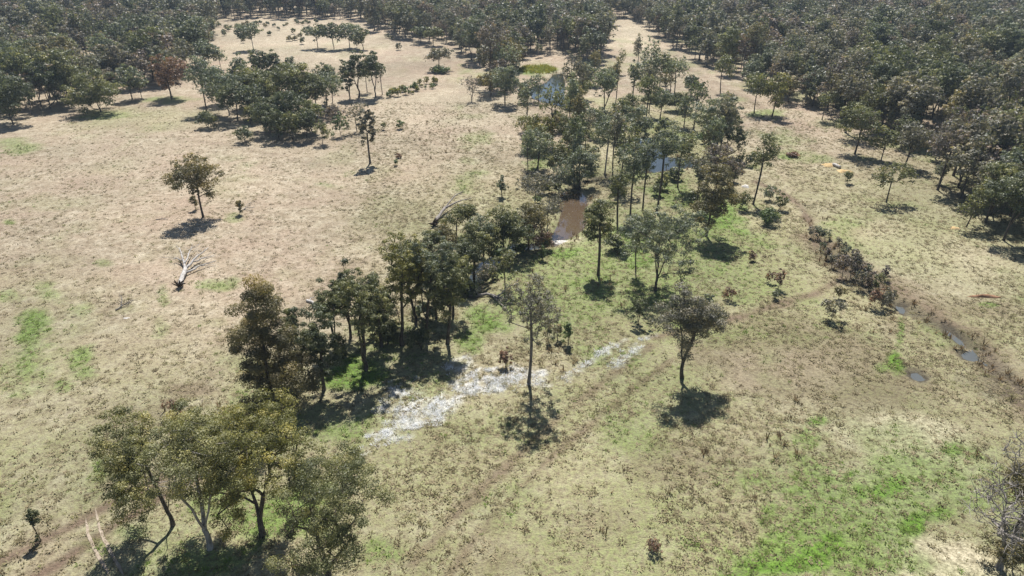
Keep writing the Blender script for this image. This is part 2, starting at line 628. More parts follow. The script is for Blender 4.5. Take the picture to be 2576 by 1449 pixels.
    while stack:
        i, up = stack.pop()
        chain = [up, i] if up is not None else [i]
        while ch[i]:
            nxt = max(ch[i], key=lambda q: cnt[q])
            for o in ch[i]:
                if o != nxt:
                    stack.append((o, i))
            chain.append(nxt); i = nxt
        pr = [rad[q] for q in chain]
        if up is not None and len(pr) > 1:
            pr[0] = min(pr[0], pr[1] * 1.25)
        pr[-1] *= 0.4
        tb.path([nodes[q] for q in chain], pr)
    wv, wf = tb.arrays()
    # leaves
    cov = st['cov'] if cov is None else cov
    area = math.pi * R * max(R, 0.5 * (zc1 - zc0))
    la = leaf * leaf * 0.62
    total = int(cov * area / la)
    per = rg.uniform(0.6, 1.4, len(C)); per = np.maximum(1, (per / per.sum() * total)).astype(int)
    idx = np.repeat(np.arange(len(C)), per)
    L = len(idx)
    csz = cr * rg.uniform(0.62, 1.15, len(C))
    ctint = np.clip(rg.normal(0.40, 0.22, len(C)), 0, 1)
    d = rg.normal(size=(L, 3)); d /= np.linalg.norm(d, axis=1)[:, None]
    d[:, 2] = np.where((d[:, 2] < -0.2) & (rg.rand(L) < 0.65), -d[:, 2], d[:, 2])
    rr = rg.rand(L) ** 0.34
    stray = rg.rand(L) < 0.07
    rr = np.where(stray, rr * 1.45, rr)
    pos = C[idx] + d * (rr * csz[idx])[:, None] * np.array([1, 1, st['flat']])
    nrm = d * 1.1 + rg.normal(size=(L, 3)) * 0.42 + np.array([0, 0, 0.25])
    nrm /= np.linalg.norm(nrm, axis=1)[:, None]
    a = np.cross(nrm, rg.normal(size=(L, 3))); a /= np.linalg.norm(a, axis=1)[:, None] + 1e-9
    b = np.cross(nrm, a)
    sz = leaf * rg.uniform(0.65, 1.35, L)
    a = a * (sz * 0.62)[:, None]; b = b * (sz * 0.40)[:, None]
    lv = np.stack([pos - a, pos - b + 0.15 * a, pos + a, pos + b + 0.15 * a], 1).reshape(-1, 3)
    lf = np.arange(L * 4).reshape(-1, 4)
    tint = np.clip(ctint[idx] + rg.normal(0, 0.13, L) + 0.10 * d[:, 2], 0, 1)  # upper leaves of each clump painted lighter, as if sunlit
    return (wv, wf), (lv, lf, tint)


def tree_object(name, loc, grown, leafcol, bark, label, cat, group, part_names=('trunk', 'crown'), rotz=0.0):
    (wv, wf), (lv, lf, tint) = grown
    e = obj(name, None, None, loc, rotz)
    e.empty_display_size = 0.5
    tag(e, label, cat, group)
    obj(part_names[0], mesh_from(part_names[0], wv, wf, [bark], smooth=True), e)
    if len(lf):
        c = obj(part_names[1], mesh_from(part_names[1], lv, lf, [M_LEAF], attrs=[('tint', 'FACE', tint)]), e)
        c.color = (*leafcol, 1)
    return e


# ------------------------------------------------------------------ ground sheet
def axis_lines(lo, hi, step, far_lo, far_hi, grow_=1.10):
    mid = list(np.arange(lo, hi + 1e-6, step))
    s = step; v = hi; up = []
    while v < far_hi:
        s *= grow_; v += s; up.append(v)
    s = step; v = lo; dn = []
    while v > far_lo:
        s *= grow_; v -= s; dn.append(v)
    return np.array(dn[::-1] + mid + up)


GX = axis_lines(-110, 110, 0.75, -5000, 5000, 1.05)
GY = axis_lines(38, 190, 0.75, -1500, 6000, 1.035)
XX, YY = np.meshgrid(GX, GY)
PXX, PYY = w2px(XX, YY)
behind = YY < 5


def blobs(lst, wob=0.5):
    m = np.zeros(XX.shape)
    jx = (fbm(XX / 6, YY / 6, 4) - 0.5); jy = (fbm(XX / 6 + 50, YY / 6 + 50, 4) - 0.5)
    for (x, y, rx, ry, s) in lst:
        q = ((PXX - x) / rx + wob * 3 * jx) ** 2 + ((PYY - y) / ry + wob * 3 * jy) ** 2
        m = np.maximum(m, s * np.clip(1.35 - q, 0, 1))
    m[behind] = 0
    return np.clip(m, 0, 1.2)


def lines(lst):
    m = np.zeros(XX.shape)
    jit = (fbm(XX / 4, YY / 4, 3) - 0.5) * 2.0
    for pp, w, s in lst:
        d = poly_dist(XX, YY, wpts(pp)) + jit * w * 0.8
        m = np.maximum(m, s * np.clip(1.3 - d / w, 0, 1))
    return np.clip(m, 0, 1)


GREEN = [
    (75, 840, 45, 55, .75), (65, 915, 35, 40, .6), (195, 890, 30, 32, .65), (215, 935, 35, 25, .5), (165, 972, 25, 18, .5),
    (130, 735, 30, 30, .40), (30, 740, 40, 14, .45), (195, 780, 42, 20, .35), (20, 560, 16, 8, .6), (545, 710, 52, 15, .55),
    (265, 655, 20, 12, .4), (415, 745, 12, 28, .4), (400, 830, 20, 40, .3), (245, 1180, 22, 55, .4), (580, 550, 25, 18, .4), (820, 465, 25, 6, .3),
    (880, 935, 100, 45, .9), (1210, 800, 60, 38, .75), (1180, 860, 40, 40, .65), (1420, 632, 60, 16, .75), (1600, 640, 40, 60, .75), (1560, 590, 40, 30, .6),
    (1830, 545, 60, 45, .8), (1690, 480, 70, 45, .6), (1350, 405, 45, 30, .55), (1500, 720, 60, 40, .55), (890, 1085, 100, 30, .55),
    (700, 1300, 160, 80, .7), (960, 1385, 70, 45, .5), (530, 1410, 110, 60, .55), (330, 1330, 40, 22, .45), (260, 1370, 50, 15, .35),
    (2060, 1060, 28, 15, .9), (2030, 1105, 42, 26, .55), (1890, 1205, 34, 28, .55), (2135, 1195, 18, 13, .95), (2175, 1240, 27, 25, .95),
    (2240, 1235, 42, 34, .95), (2300, 1165, 30, 20, .7), (2395, 1132, 32, 20, .85), (2440, 1150, 30, 22, .6), (2310, 1325, 58, 36, 1.1), (2360, 1300, 42, 24, .8),
    (1920, 1300, 32, 30, .6), (2095, 1370, 48, 30, 1.0), (1980, 1425, 115, 26, 1.2), (2050, 1400, 65, 28, 1.0), (1850, 1445, 70, 14, .85), (2120, 1290, 60, 50, .35),
    (2258, 918, 22, 26, 1.1), (2230, 926, 30, 10, .6), (2265, 850, 7, 34, .8), (2480, 766, 28, 8, .7), (1990, 392, 28, 6, .7), (2260, 1300, 80, 80, .35), (2150, 1280, 260, 150, .58), (2000, 1390, 260, 75, .70), (2100, 1240, 160, 80, .5), (2350, 1200, 150, 90, .35), (1950, 1200, 150, 80, .3),
    (1470, 720, 260, 150, .38), (1760, 640, 150, 120, .38), (1250, 1080, 250, 60, .2), (1850, 700, 120, 60, .25), (1650, 1000, 300, 60, .18),
    (1345, 178, 45, 10, .8), (255, 288, 70, 12, .45), (430, 250, 60, 10, .55), (30, 362, 50, 20, .5), (1930, 288, 50, 9, .6), (2140, 1440, 60, 15, .6), (1330, 300, 30, 8, .3),
]
OLIVE = [
    (1500, 790, 300, 200, .75), (1850, 600, 260, 140, .65), (1400, 1250, 460, 260, .50), (700, 1250, 500, 200, .45), (1640, 420, 240, 160, .6),
    (2250, 620, 400, 170, .38), (2150, 470, 250, 80, .4), (130, 880, 260, 220, .30), (1950, 1330, 350, 200, .55), (380, 300, 200, 30, .4), (2400, 1000, 200, 90, .35),
    (120, 1150, 200, 160, .35), (1100, 500, 200, 60, .25), (1850, 900, 260, 160, .3),
]
SOIL = [(480, 980, 70, 20, .6), (2000, 890, 330, 90, .55), (2150, 960, 220, 80, .50), (1700, 1150, 160, 60, .4), (1500, 1300, 120, 60, .3), (1250, 1400, 100, 50, .3), (2420, 780, 160, 30, .35), (300, 780, 60, 20, .35), (1080, 170, 120, 20, .3), (320, 1040, 90, 40, .35)]
PALE = [(2250, 1080, 170, 50, .8), (2300, 1180, 170, 130, .55), (2330, 1410, 160, 60, .7), (2440, 1430, 120, 60, .9), (2000, 930, 200, 60, .35), (2400, 640, 260, 120, .30),
        (750, 110, 220, 60, .45), (1150, 280, 200, 60, .40), (1590, 90, 60, 60, .6), (600, 380, 500, 90, .18), (2090, 1030, 150, 40, .35), (1420, 600, 50, 9, .7),
        (1540, 380, 60, 20, .45), (1500, 450, 50, 12, .5)]
TRACKS = [
    ([(90, 1449), (180, 1392), (255, 1338), (330, 1296), (420, 1240), (520, 1190)], 1.0, 1.0),
    ([(-30, 1420), (90, 1362), (190, 1316), (260, 1272), (340, 1236), (430, 1190)], 1.0, .95),
    ([(240, 1240), (290, 1130), (390, 1040), (500, 970), (640, 860), (840, 700), (960, 620)], 1.2, .40),
    ([(1640, 870), (1480, 990), (1330, 1120), (1150, 1290), (1040, 1420)], 0.75, .75),
    ([(1690, 905), (1530, 1030), (1390, 1150), (1230, 1310), (1130, 1440)], 0.7, .7),
    ([(1650, 850), (1800, 815), (1930, 775), (2050, 740), (2120, 700)], 1.3, .9),
    ([(1900, 455), (1960, 480), (2020, 520), (2050, 580), (2080, 640)], 1.3, .9),
    ([(2060, 600), (2120, 660), (2200, 700), (2270, 735), (2350, 785), (2440, 850), (2520, 940), (2620, 1040)], 4.2, .85),
    ([(430, 345), (600, 370), (740, 398), (860, 425)], 0.7, .28),
    ([(460, 352), (620, 380), (760, 408), (880, 436)], 0.7, .28),
    ([(1680, 150), (1780, 200), (1880, 250), (2000, 330), (2060, 370)], 2.0, .35),
    ([(2090, 880), (2110, 970), (2130, 1060)], 1.0, .30),
    ([(1000, 150), (1120, 178), (1190, 188)], 2.2, .35),
]
green = blobs(GREEN, 0.7)
olive = blobs(OLIVE, 0.25) * np.clip(0.25 + 1.5 * fbm(XX / 14 + 3, YY / 14 + 8, 4), 0, 1.2)
olive = np.maximum(olive, np.clip((PXX - 780) / 500, 0, 1) * np.clip((PYY - 330) / 250, 0, 1) * np.clip(0.2 + 0.85 * fbm(XX / 16 + 21, YY / 16 + 3, 4), 0, 0.8) * ~behind)
olive = np.maximum(olive, np.clip((PYY - 700) / 400, 0, 1) * np.clip(0.1 + 0.8 * fbm(XX / 13 + 41, YY / 13 + 7, 4), 0, 0.65) * ~behind)
soil = np.clip(np.maximum(blobs(SOIL, 0.5), lines(TRACKS)), 0, 1)
pale = blobs(PALE, 0.45) * np.clip(0.3 + 1.2 * fbm(XX / 9 + 31, YY / 9 + 12, 4), 0, 1)
# general dapples of green feed and bare ground over the paddock
patch = np.clip((fbm(XX / 12 + 70, YY / 12 + 40, 4) - 0.56) * 5, 0, 1)
green = np.maximum(green, patch * (YY < 420) * np.where((PXX > 1150) | (PYY > 760), 0.36, 0.14))
damp = np.zeros(XX.shape)
for k_, p_ in PW.items():
    s_ = signed(XX, YY, p_)
    damp = np.maximum(damp, np.clip(1.0 + s_ / (1.6 if not k_.startswith('puddle') else 1.0), 0, 1))
for c_ in CREEKS:
    damp = np.maximum(damp, np.clip(1.2 - poly_dist(XX, YY, c_) / 1.8, 0, 0.9))
damp = np.maximum(damp, 0.62 * np.clip(1.3 - (poly_dist(XX, YY, DRAIN) + 2.2 * (fbm(XX / 3, YY / 3, 3) - 0.5)) / 2.6, 0, 1) * np.clip((PYY - 560) / 120, 0.2, 1))
damp = np.maximum(damp, blobs([(2520, 985, 60, 30, .5), (2440, 960, 40, 20, .3)], 0.5))
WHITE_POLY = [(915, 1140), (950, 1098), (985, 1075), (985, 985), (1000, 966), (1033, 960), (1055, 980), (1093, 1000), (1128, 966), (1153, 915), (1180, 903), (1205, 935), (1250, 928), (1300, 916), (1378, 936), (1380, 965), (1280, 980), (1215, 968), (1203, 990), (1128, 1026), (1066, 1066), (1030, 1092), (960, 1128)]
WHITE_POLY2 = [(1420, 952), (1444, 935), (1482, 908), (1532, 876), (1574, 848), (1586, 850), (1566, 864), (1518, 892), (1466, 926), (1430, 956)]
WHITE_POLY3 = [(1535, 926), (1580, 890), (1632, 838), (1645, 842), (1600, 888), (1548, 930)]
white = np.zeros(XX.shape)  # glare of shallow water, painted white into the ground colour
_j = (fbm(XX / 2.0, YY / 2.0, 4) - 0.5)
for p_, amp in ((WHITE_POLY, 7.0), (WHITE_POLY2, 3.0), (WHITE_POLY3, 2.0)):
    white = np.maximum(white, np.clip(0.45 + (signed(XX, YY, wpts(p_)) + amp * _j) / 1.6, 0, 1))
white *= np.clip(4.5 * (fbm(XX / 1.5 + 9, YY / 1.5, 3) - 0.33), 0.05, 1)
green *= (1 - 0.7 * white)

ZZ = ground_z(XX, YY)
gv = np.stack([XX, YY, ZZ], -1).reshape(-1, 3)
ny, nx = XX.shape
ii = np.arange(ny - 1)[:, None] * nx + np.arange(nx - 1)[None, :]
gf = np.stack([ii, ii + 1, ii + nx + 1, ii + nx], -1).reshape(-1, 4)
gme = mesh_from('ground', gv, gf, [M_GROUND], smooth=True)
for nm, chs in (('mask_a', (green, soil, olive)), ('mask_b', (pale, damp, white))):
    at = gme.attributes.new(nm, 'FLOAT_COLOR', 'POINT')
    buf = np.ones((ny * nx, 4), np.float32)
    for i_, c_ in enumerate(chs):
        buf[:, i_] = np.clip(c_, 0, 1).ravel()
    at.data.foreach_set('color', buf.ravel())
tag(obj('ground', gme), kind='structure')


def mask_at(mask, X, Y):
    i = np.clip(np.searchsorted(GY, Y), 0, ny - 1); j = np.clip(np.searchsorted(GX, X), 0, nx - 1)
    return mask[i, j]


# ------------------------------------------------------------------ water sheets
M_WATER_BLUE = water_material('pond_water', (0.030, 0.035, 0.030))
M_WATER_BROWN = water_material('muddy_water', (0.100, 0.070, 0.044))
M_PUDDLE = water_material('puddle_water', (0.10, 0.105, 0.095), 0.16, 0.6)


def water_sheet(name, pts, z, mat, grow_m=3.5):
    q = np.array(pts)
    (x0, y0), (x1, y1) = q.min(0) - grow_m, q.max(0) + grow_m
    me = bpy.data.meshes.new(name)
    me.from_pydata([(x0, y0, z), (x1, y0, z), (x1, y1, z), (x0, y1, z)], [], [[0, 1, 2, 3]])
    me.materials.append(mat)
    return tag(obj(name, me), kind='structure')


water_sheet('pond_water', PW['far'], -0.62, M_WATER_BLUE, 2.6)
water_sheet('pond_water', PW['mid'], -0.62, M_WATER_BLUE, 2.0)
water_sheet('pond_water', PW['near'], -0.62, M_WATER_BROWN, 2.2)
for k_ in ('puddle_a', 'puddle_b', 'puddle_c', 'puddle_d'):
    c_ = np.mean(np.array(PW[k_]), axis=0)
    water_sheet('puddle_water', PW[k_], float(ground_z(c_[0], c_[1])) + 0.22, M_PUDDLE, 1.2)
for c_ in CREEKS[:1]:
    c_ = np.array(c_)
    t_ = np.gradient(c_, axis=0); t_ /= np.linalg.norm(t_, axis=1)[:, None]
    nrm_ = np.stack([-t_[:, 1], t_[:, 0]], 1)
    v_ = np.concatenate([np.c_[c_ + nrm_ * 2.6, np.full(len(c_), -0.87)], np.c_[c_ - nrm_ * 2.6, np.full(len(c_), -0.87)]])
    n_ = len(c_)
    f_ = np.array([[i, i + n_, i + n_ + 1, i + 1] for i in range(n_ - 1)])
    tag(obj('creek_water', mesh_from('creek_water', v_, f_, [M_WATER_BLUE])), kind='structure')


# ------------------------------------------------------------------ single trees, from the photograph
# x, base y, top y, crown width, style, colour, bark, crown shift (reference pixels), label
KB = {'d': M_BARK, 'p': M_PALE_BARK, 'g': M_GREY_BARK, 'w': M_GREYWOOD}
TREES = [
    (511, 545, 392, 112, 'round', 'B', 'd', 0, 'lone round-crowned gum tree standing by itself on the open dry paddock'),
    (690, 1012, 698, 185, 'column', 'B', 'd', 0, 'dark bushy tree leafy to the ground at the left end of the creek trees'),
    (815, 980, 772, 105, 'dense', 'D', 'd', 10, 'dark short gum tree between the bushy tree and the bent-trunk tree'),
    (920, 932, 676, 140, 'spread', 'O', 'd', 0, 'gum tree with dark bent trunk and thin olive crown over green grass'),
    (1012, 868, 588, 135, 'spread', 'Y', 'd', 5, 'tall yellow-olive gum tree with broad crown at the back of the creek clump'),
    (1075, 852, 600, 125, 'spread', 'G', 'd', 5, 'grey-green gum tree with straight dark trunk in the middle of the creek clump'),
    (1125, 862, 640, 105, 'dome', 'O', 'd', 20, 'slender olive gum tree at the right side of the creek clump'),
    (882, 850, 655, 80, 'dense', 'D', 'd', 0, 'shadowed dark gum tree tucked behind the bent-trunk tree'),
    (1148, 594, 512, 78, 'dome', 'O', 'd', 10, 'small gum tree with bare grey top leaning beside the broken white log'),
    (1192, 692, 545, 82, 'dome', 'O', 'd', 0, 'gum tree with forked dark trunk on the creek bank above the fallen log'),
    (1268, 632, 503, 92, 'dome', 'O', 'd', 0, 'olive gum tree with clumped crown leaning over the narrow creek'),
    (1330, 622, 506, 88, 'dome', 'B', 'd', 5, 'brown-olive gum tree beside the muddy pool'),
    (1271, 725, 624, 78, 'sparse', 'O', 'd', 10, 'thin young gum tree on the grass right of the creek bend'),
    (1330, 965, 690, 145, 'sparse', 'T', 'g', 0, 'thin grey-brown gum tree standing in the white tufts imitating water glare'),
    (1505, 690, 500, 88, 'round', 'O', 'd', 0, 'upright gum tree with straight trunk and round shadow on the green flat'),
    (1650, 729, 518, 180, 'spread', 'G', 'd', 10, 'broad grey-green gum tree with forked dark trunk on the green flat'),
    (1600, 682, 560, 36, 'tall', 'G', 'd', 0, 'slim sapling just left of the broad forked gum tree'),
    (1716, 952, 730, 160, 'round', 'T', 'd', -20, 'leaning brown-grey gum tree with round shadow beside the pale track'),
    (1777, 592, 395, 110, 'dense', 'B', 'd', 10, 'brown-olive gum tree with long dark shadow at the right end of the creek trees'),
    (1895, 512, 333, 68, 'tall', 'O', 'd', 5, 'tall slender gum tree with small high crown at the paddock edge'),
    (2230, 507, 405, 92, 'sparse', 'O', 'd', 0, 'small open-crowned gum tree alone in front of the right woodland'),
    (1554, 596, 415, 48, 'tall', 'O', 'd', -10, 'thin dark gum tree with narrow crown between the muddy pool and tall trunks'),
    (1586, 542, 345, 72, 'tall', 'G', 'd', 5, 'tall grey-green gum tree, leftmost of the row of bare straight trunks'),
    (1617, 528, 352, 55, 'tall', 'G', 'd', 0, 'tall thin gum tree in the middle of the row of bare straight trunks'),
    (1652, 532, 300, 70, 'tall', 'G', 'd', 20, 'tallest gum tree of the row of bare straight trunks'),
    (1705, 470, 330, 62, 'tall', 'O', 'd', 5, 'tall gum tree in front of the pale pool water'),
    (1752, 520, 375, 50, 'tall', 'T', 'd', 0, 'thin brown gum tree just left of the long-shadowed tree'),
    (1345, 522, 432, 92, 'sparse', 'T', 'g', 0, 'low grey twiggy tree on the left bank of the muddy pool'),
    (1405, 482, 412, 46, 'sparse', 'G', 'p', 0, 'small pale-trunked sapling above the muddy pool'),
    (1459, 470, 358, 92, 'dense', 'G', 'd', 0, 'grey-green bushy gum tree above the muddy pool'),
    (1522, 432, 280, 84, 'tall', 'G', 'p', 0, 'tall gum tree with pale straight trunk in the middle of the creek woodland'),
    (1352, 425, 318, 84, 'dense', 'G', 'd', 0, 'rounded grey-green gum tree at the left edge of the creek woodland'),
    (1358, 378, 288, 88, 'dense', 'Y', 'd', 0, 'yellow-olive round gum tree at the upper left of the creek woodland'),
    (1445, 388, 296, 88, 'dense', 'O', 'd', 0, 'dense olive gum tree behind the rounded creek trees'),
    (1600, 368, 268, 84, 'dome', 'G', 'd', 0, 'grey-green gum tree left of the pale pool'),
    (1560, 350, 250, 60, 'dome', 'O', 'd', 0, 'olive gum tree behind the pale-trunked tall tree'),
    (1795, 400, 235, 110, 'dense', 'G', 'd', 0, 'large dark grey-green gum tree above the right end of the creek'),
    (1828, 395, 280, 66, 'dense', 'D', 'd', 0, 'dark gum tree at the right shoulder of the large creek tree'),
    (1800, 470, 365, 76, 'dome', 'P', 'd', 0, 'purple-brown gum tree below the large creek tree'),
    (1842, 480, 400, 60, 'sparse', 'P', 'd', 0, 'thin purple-brown gum tree next to the slender high-crowned tree'),
    (1588, 280, 152, 46, 'tall', 'G', 'd', 0, 'tall narrow grey gum tree at the far end of the creek woodland'),
    (1520, 278, 166, 58, 'tall', 'G', 'd', 0, 'grey feathery tall gum tree right of the blue pond'),
    (1627, 242, 150, 38, 'tall', 'G', 'd', 0, 'first of four thin tall gum trees behind the creek woodland'),
    (1642, 243, 138, 36, 'tall', 'G', 'd', 0, 'second of four thin tall gum trees behind the creek woodland'),
    (1659, 243, 132, 42, 'tall', 'O', 'd', 0, 'third of four thin tall gum trees behind the creek woodland'),
    (1686, 234, 152, 42, 'tall', 'O', 'd', 0, 'last of four thin tall gum trees behind the creek woodland'),
    (1737, 245, 192, 48, 'dome', 'D', 'd', 0, 'small dark gum tree in the gap right of the four thin trees'),
    (1720, 320, 240, 50, 'dome', 'G', 'd', 0, 'grey gum tree on the near side of the four thin trees'),
    (1700, 282, 235, 60, 'dense', 'D', 'd', 0, 'dark bushy tree at the feet of the four thin trees'),
    (1812, 234, 138, 50, 'tall', 'O', 'd', 0, 'slim tree at the upper bend of the right paddock strip'),
    (1897, 284, 182, 68, 'tall', 'O', 'd', 0, 'gum tree with twin thin trunks at the right woodland edge'),
    (1942, 295, 187, 76, 'dome', 'Y', 'd', 5, 'rust-tipped gum tree casting a long shadow at the right woodland edge'),
    (1982, 262, 195, 54, 'dome', 'B', 'd', 0, 'brown gum tree just behind the rust-tipped tree'),
    (2044, 270, 204, 46, 'dome', 'O', 'd', 0, 'small gum tree right of the rust-tipped tree'),
    (2067, 305, 232, 40, 'tall', 'O', 'd', 0, 'thin leaning gum tree at the kink of the right woodland edge'),
    (2090, 298, 232, 42, 'tall', 'D', 'd', 0, 'thin dark gum tree next to the leaning one at the woodland edge'),
    (2150, 388, 264, 96, 'dome', 'O', 'd', -5, 'large olive gum tree at the right woodland edge above the sand heap'),
    (2217, 402, 324, 56, 'dome', 'O', 'd', 0, 'small yellow-green gum tree at the woodland edge behind the open-crowned one'),
    (2275, 420, 310, 84, 'dome', 'T', 'd', 0, 'grey-brown gum tree right of the small yellow-green one'),
    (2430, 572, 470, 90, 'sparse', 'O', 'd', 20, 'thin leaning gum tree at the near end of the right woodland edge'),
    (2525, 605, 430, 150, 'dome', 'D', 'd', 10, 'dark multi-trunked gum tree at the near end of the right woodland'),
    (2480, 560, 410, 120, 'dome', 'O', 'd', 0, 'broad olive gum tree behind the leaning one at the woodland edge'),
    (432, 249, 135, 92, 'dense', 'R', 'd', -2, 'reddish-brown crowned gum tree in the left woodland clearing'),
    (253, 279, 167, 120, 'dense', 'O', 'd', 0, 'broad olive gum tree at the near edge of the left woodland'),
    (197, 260, 122, 95, 'dome', 'O', 'd', -20, 'gum tree with thin leaning trunk behind the broad olive one'),
    (33, 312, 185, 110, 'dense', 'D', 'd', 0, 'dark gum tree at the extreme left edge of the woodland'),
    (127, 269, 150, 92, 'dense', 'D', 'd', 0, 'dark gum tree second from the left woodland corner'),
    (333, 249, 157, 64, 'dense', 'G', 'd', 0, 'grey-green gum tree left of the reddish-crowned one'),
    (357, 246, 194, 38, 'tall', 'G', 'd', 0, 'thin sapling beside the reddish-crowned tree'),
    (520, 282, 143, 82, 'tall', 'G', 'd', 0, 'tall open gum tree with dark trunk left of the central clump'),
    (397, 139, 62, 74, 'dome', 'T', 'd', 0, 'grey gum tree in the far left woodland with a bare ground gap below'),
    (462, 132, 48, 58, 'dome', 'D', 'd', 0, 'dark tall gum tree left of the far clearing'),
    (507, 132, 42, 64, 'dense', 'G', 'd', 0, 'grey-green gum tree bordering the far clearing'),
    (520, 178, 97, 66, 'dome', 'G', 'd', 0, 'rounded gum tree at the lower corner of the far clearing'),
    (557, 175, 124, 34, 'tall', 'G', 'd', 0, 'small thin gum tree at the corner of the far clearing'),
    (318, 137, 58, 92, 'dense', 'D', 'd', 0, 'wide dark gum tree above the left woodland gap'),
    (253, 138, 90, 50, 'dense', 'O', 'd', 0, 'small bushy gum tree in the left woodland gap'),
    (302, 196, 108, 106, 'dense', 'D', 'd', 0, 'wide dense gum tree in the middle of the left woodland'),
    (577, 292, 190, 86, 'dome', 'G', 'p', 0, 'gum tree with pale white trunk at the left of the central clump'),
    (627, 268, 164, 82, 'dome', 'O', 'd', 0, 'olive gum tree second from left in the central clump'),
    (660, 270, 178, 82, 'dome', 'O', 'd', 0, 'olive gum tree in the heart of the central clump'),
    (735, 302, 160, 128, 'dense', 'O', 'd', 0, 'largest dense gum tree of the central clump'),
    (735, 332, 232, 92, 'dense', 'D', 'd', 0, 'dark bushy tree at the front of the central clump'),
    (702, 352, 272, 60, 'dense', 'D', 'd', 0, 'lower dark bushy tree at the front left of the central clump'),
    (738, 357, 280, 56, 'dense', 'O', 'd', 0, 'nearest low bushy tree of the central clump'),
    (772, 350, 276, 56, 'dense', 'D', 'd', 0, 'lower dark bushy tree at the front right of the central clump'),
    (620, 238, 133, 54, 'dense', 'G', 'd', 0, 'grey-green gum tree at the back left of the central clump'),
    (665, 238, 126, 54, 'dense', 'D', 'd', 0, 'dark gum tree at the back of the central clump'),
    (702, 238, 126, 50, 'dense', 'D', 'd', 0, 'dark domed gum tree topping the central clump'),
    (740, 238, 144, 42, 'dense', 'G', 'd', 0, 'low domed gum tree at the back right of the central clump'),
    (798, 292, 185, 56, 'tall', 'O', 'd', 0, 'thin-trunked gum tree at the right side of the central clump'),
    (838, 280, 180, 60, 'tall', 'G', 'd', 0, 'grey gum tree between the central clump and the paired trees'),
    (880, 248, 150, 42, 'dense', 'D', 'd', 0, 'dark gum tree left of the paired trees'),
    (902, 245, 130, 64, 'dome', 'D', 'd', 0, 'dark gum tree, left one of the pair with long bare trunks'),
    (944, 245, 130, 56, 'dome', 'D', 'd', 5, 'dark gum tree, right one of the pair with long bare trunks'),
    (924, 232, 160, 34, 'tall', 'D', 'd', 0, 'thin gum tree between the paired trees'),
    (962, 238, 158, 32, 'tall', 'D', 'd', 0, 'thin short gum tree right of the paired trees'),
    (931, 409, 262, 44, 'dense', 'T', 'd', 0, 'lone slender grey tree with foliage in two tiers on the dry paddock'),
    (898, 330, 255, 48, 'sparse', 'T', 'd', 0, 'bare grey tree behind the slender two-tiered tree'),
    (638, 127, 60, 64, 'dome', 'G', 'p', 0, 'single grey-green gum tree standing in the far clearing'),
    (800, 124, 66, 52, 'dome', 'G', 'd', 0, 'leftmost gum tree of the clump at the right of the far clearing'),
    (840, 126, 60, 58, 'dome', 'D', 'd', 0, 'tallest gum tree of the clump at the right of the far clearing'),
    (880, 122, 60, 58, 'dome', 'G', 'd', 0, 'grey gum tree of the clump at the right of the far clearing'),
    (914, 126, 72, 50, 'dome', 'O', 'd', 0, 'rightmost gum tree of the clump at the right of the far clearing'),
    (1105, 176, 117, 56, 'dome', 'T', 'd', 0, 'single grey gum tree with a green bush at its foot on the far slope'),
    (1059, 110, 64, 44, 'dome', 'D', 'd', 0, 'dark gum tree at the woodland edge above the far slope'),
    (1090, 116, 69, 50, 'dome', 'O', 'd', 0, 'olive gum tree at the woodland edge above the far slope'),
    (1187, 257, 190, 46, 'bare', 'T', 'g', 0, 'leafless grey tree left of the blue pond'),
    (1235, 243, 177, 60, 'dense', 'B', 'd', 0, 'brown-olive gum tree left of the blue pond'),
    (1270, 264, 166, 80, 'dense', 'G', 'd', 0, 'large dark gum tree at the near left of the blue pond'),
    (1355, 256, 188, 56, 'sparse', 'G', 'd', 0, 'gum tree with branches silhouetted against the blue pond'),
    (1316, 258, 208, 38, 'dense', 'D', 'd', 0, 'short dark tree on the near bank of the blue pond'),
    (1452, 254, 198, 66, 'dense', 'O', 'd', 0, 'olive gum tree at the right bank of the blue pond'),
    (1440, 299, 248, 66, 'dense', 'G', 'd', 0, 'low grey-green gum tree below the blue pond'),
    (1480, 215, 150, 62, 'dense', 'G', 'd', 0, 'grey-green gum tree at the far right of the blue pond'),
    (1405, 330, 282, 44, 'dense', 'B', 'd', 0, 'small brown gum tree between the blue pond and creek woodland'),
    (1505, 345, 270, 56, 'dome', 'G', 'd', 0, 'grey gum tree in the upper middle of the creek woodland'),
    (1660, 300, 225, 56, 'dome', 'G', 'd', 0, 'grey gum tree right of the upper creek bend'),
    (1405, 440, 350, 60, 'dense', 'O', 'd', 0, 'olive gum tree between the rounded creek trees'),
    (960, 872, 690, 95, 'dense', 'D', 'd', 0, 'dark gum tree filling the gap left of the tall yellow-olive one'),
    (1045, 815, 605, 110, 'dome', 'O', 'd', 0, 'olive gum tree standing behind the grey-green straight one'),
    (1098, 800, 650, 84, 'dense', 'G', 'd', 0, 'low grey-green gum tree under the creek clump crowns'),
    (1235, 655, 560, 80, 'dense', 'O', 'd', 0, 'low olive gum tree hiding the creek bend'),
    (1300, 640, 535, 84, 'dense', 'D', 'd', 0, 'dark gum tree between the leaning olive tree and muddy pool'),
    (845, 880, 700, 84, 'dense', 'O', 'd', 0, 'olive gum tree behind the dark short one'),
    (1140, 792, 640, 82, 'dense', 'O', 'd', 0, 'olive gum tree at the outer right foot of the creek clump'),
    (1172, 722, 592, 88, 'dense', 'D', 'd', 0, 'dark gum tree between the creek clump and the forked one'),
    (1215, 642, 535, 72, 'dome', 'G', 'd', 0, 'grey-green gum tree behind the leaning olive one'),
    (1095, 690, 585, 84, 'dense', 'D', 'd', 0, 'dark gum tree at the paddock side of the creek clump'),
    (1120, 640, 560, 66, 'dense', 'B', 'd', 0, 'low brown gum tree below the broken pale log'),
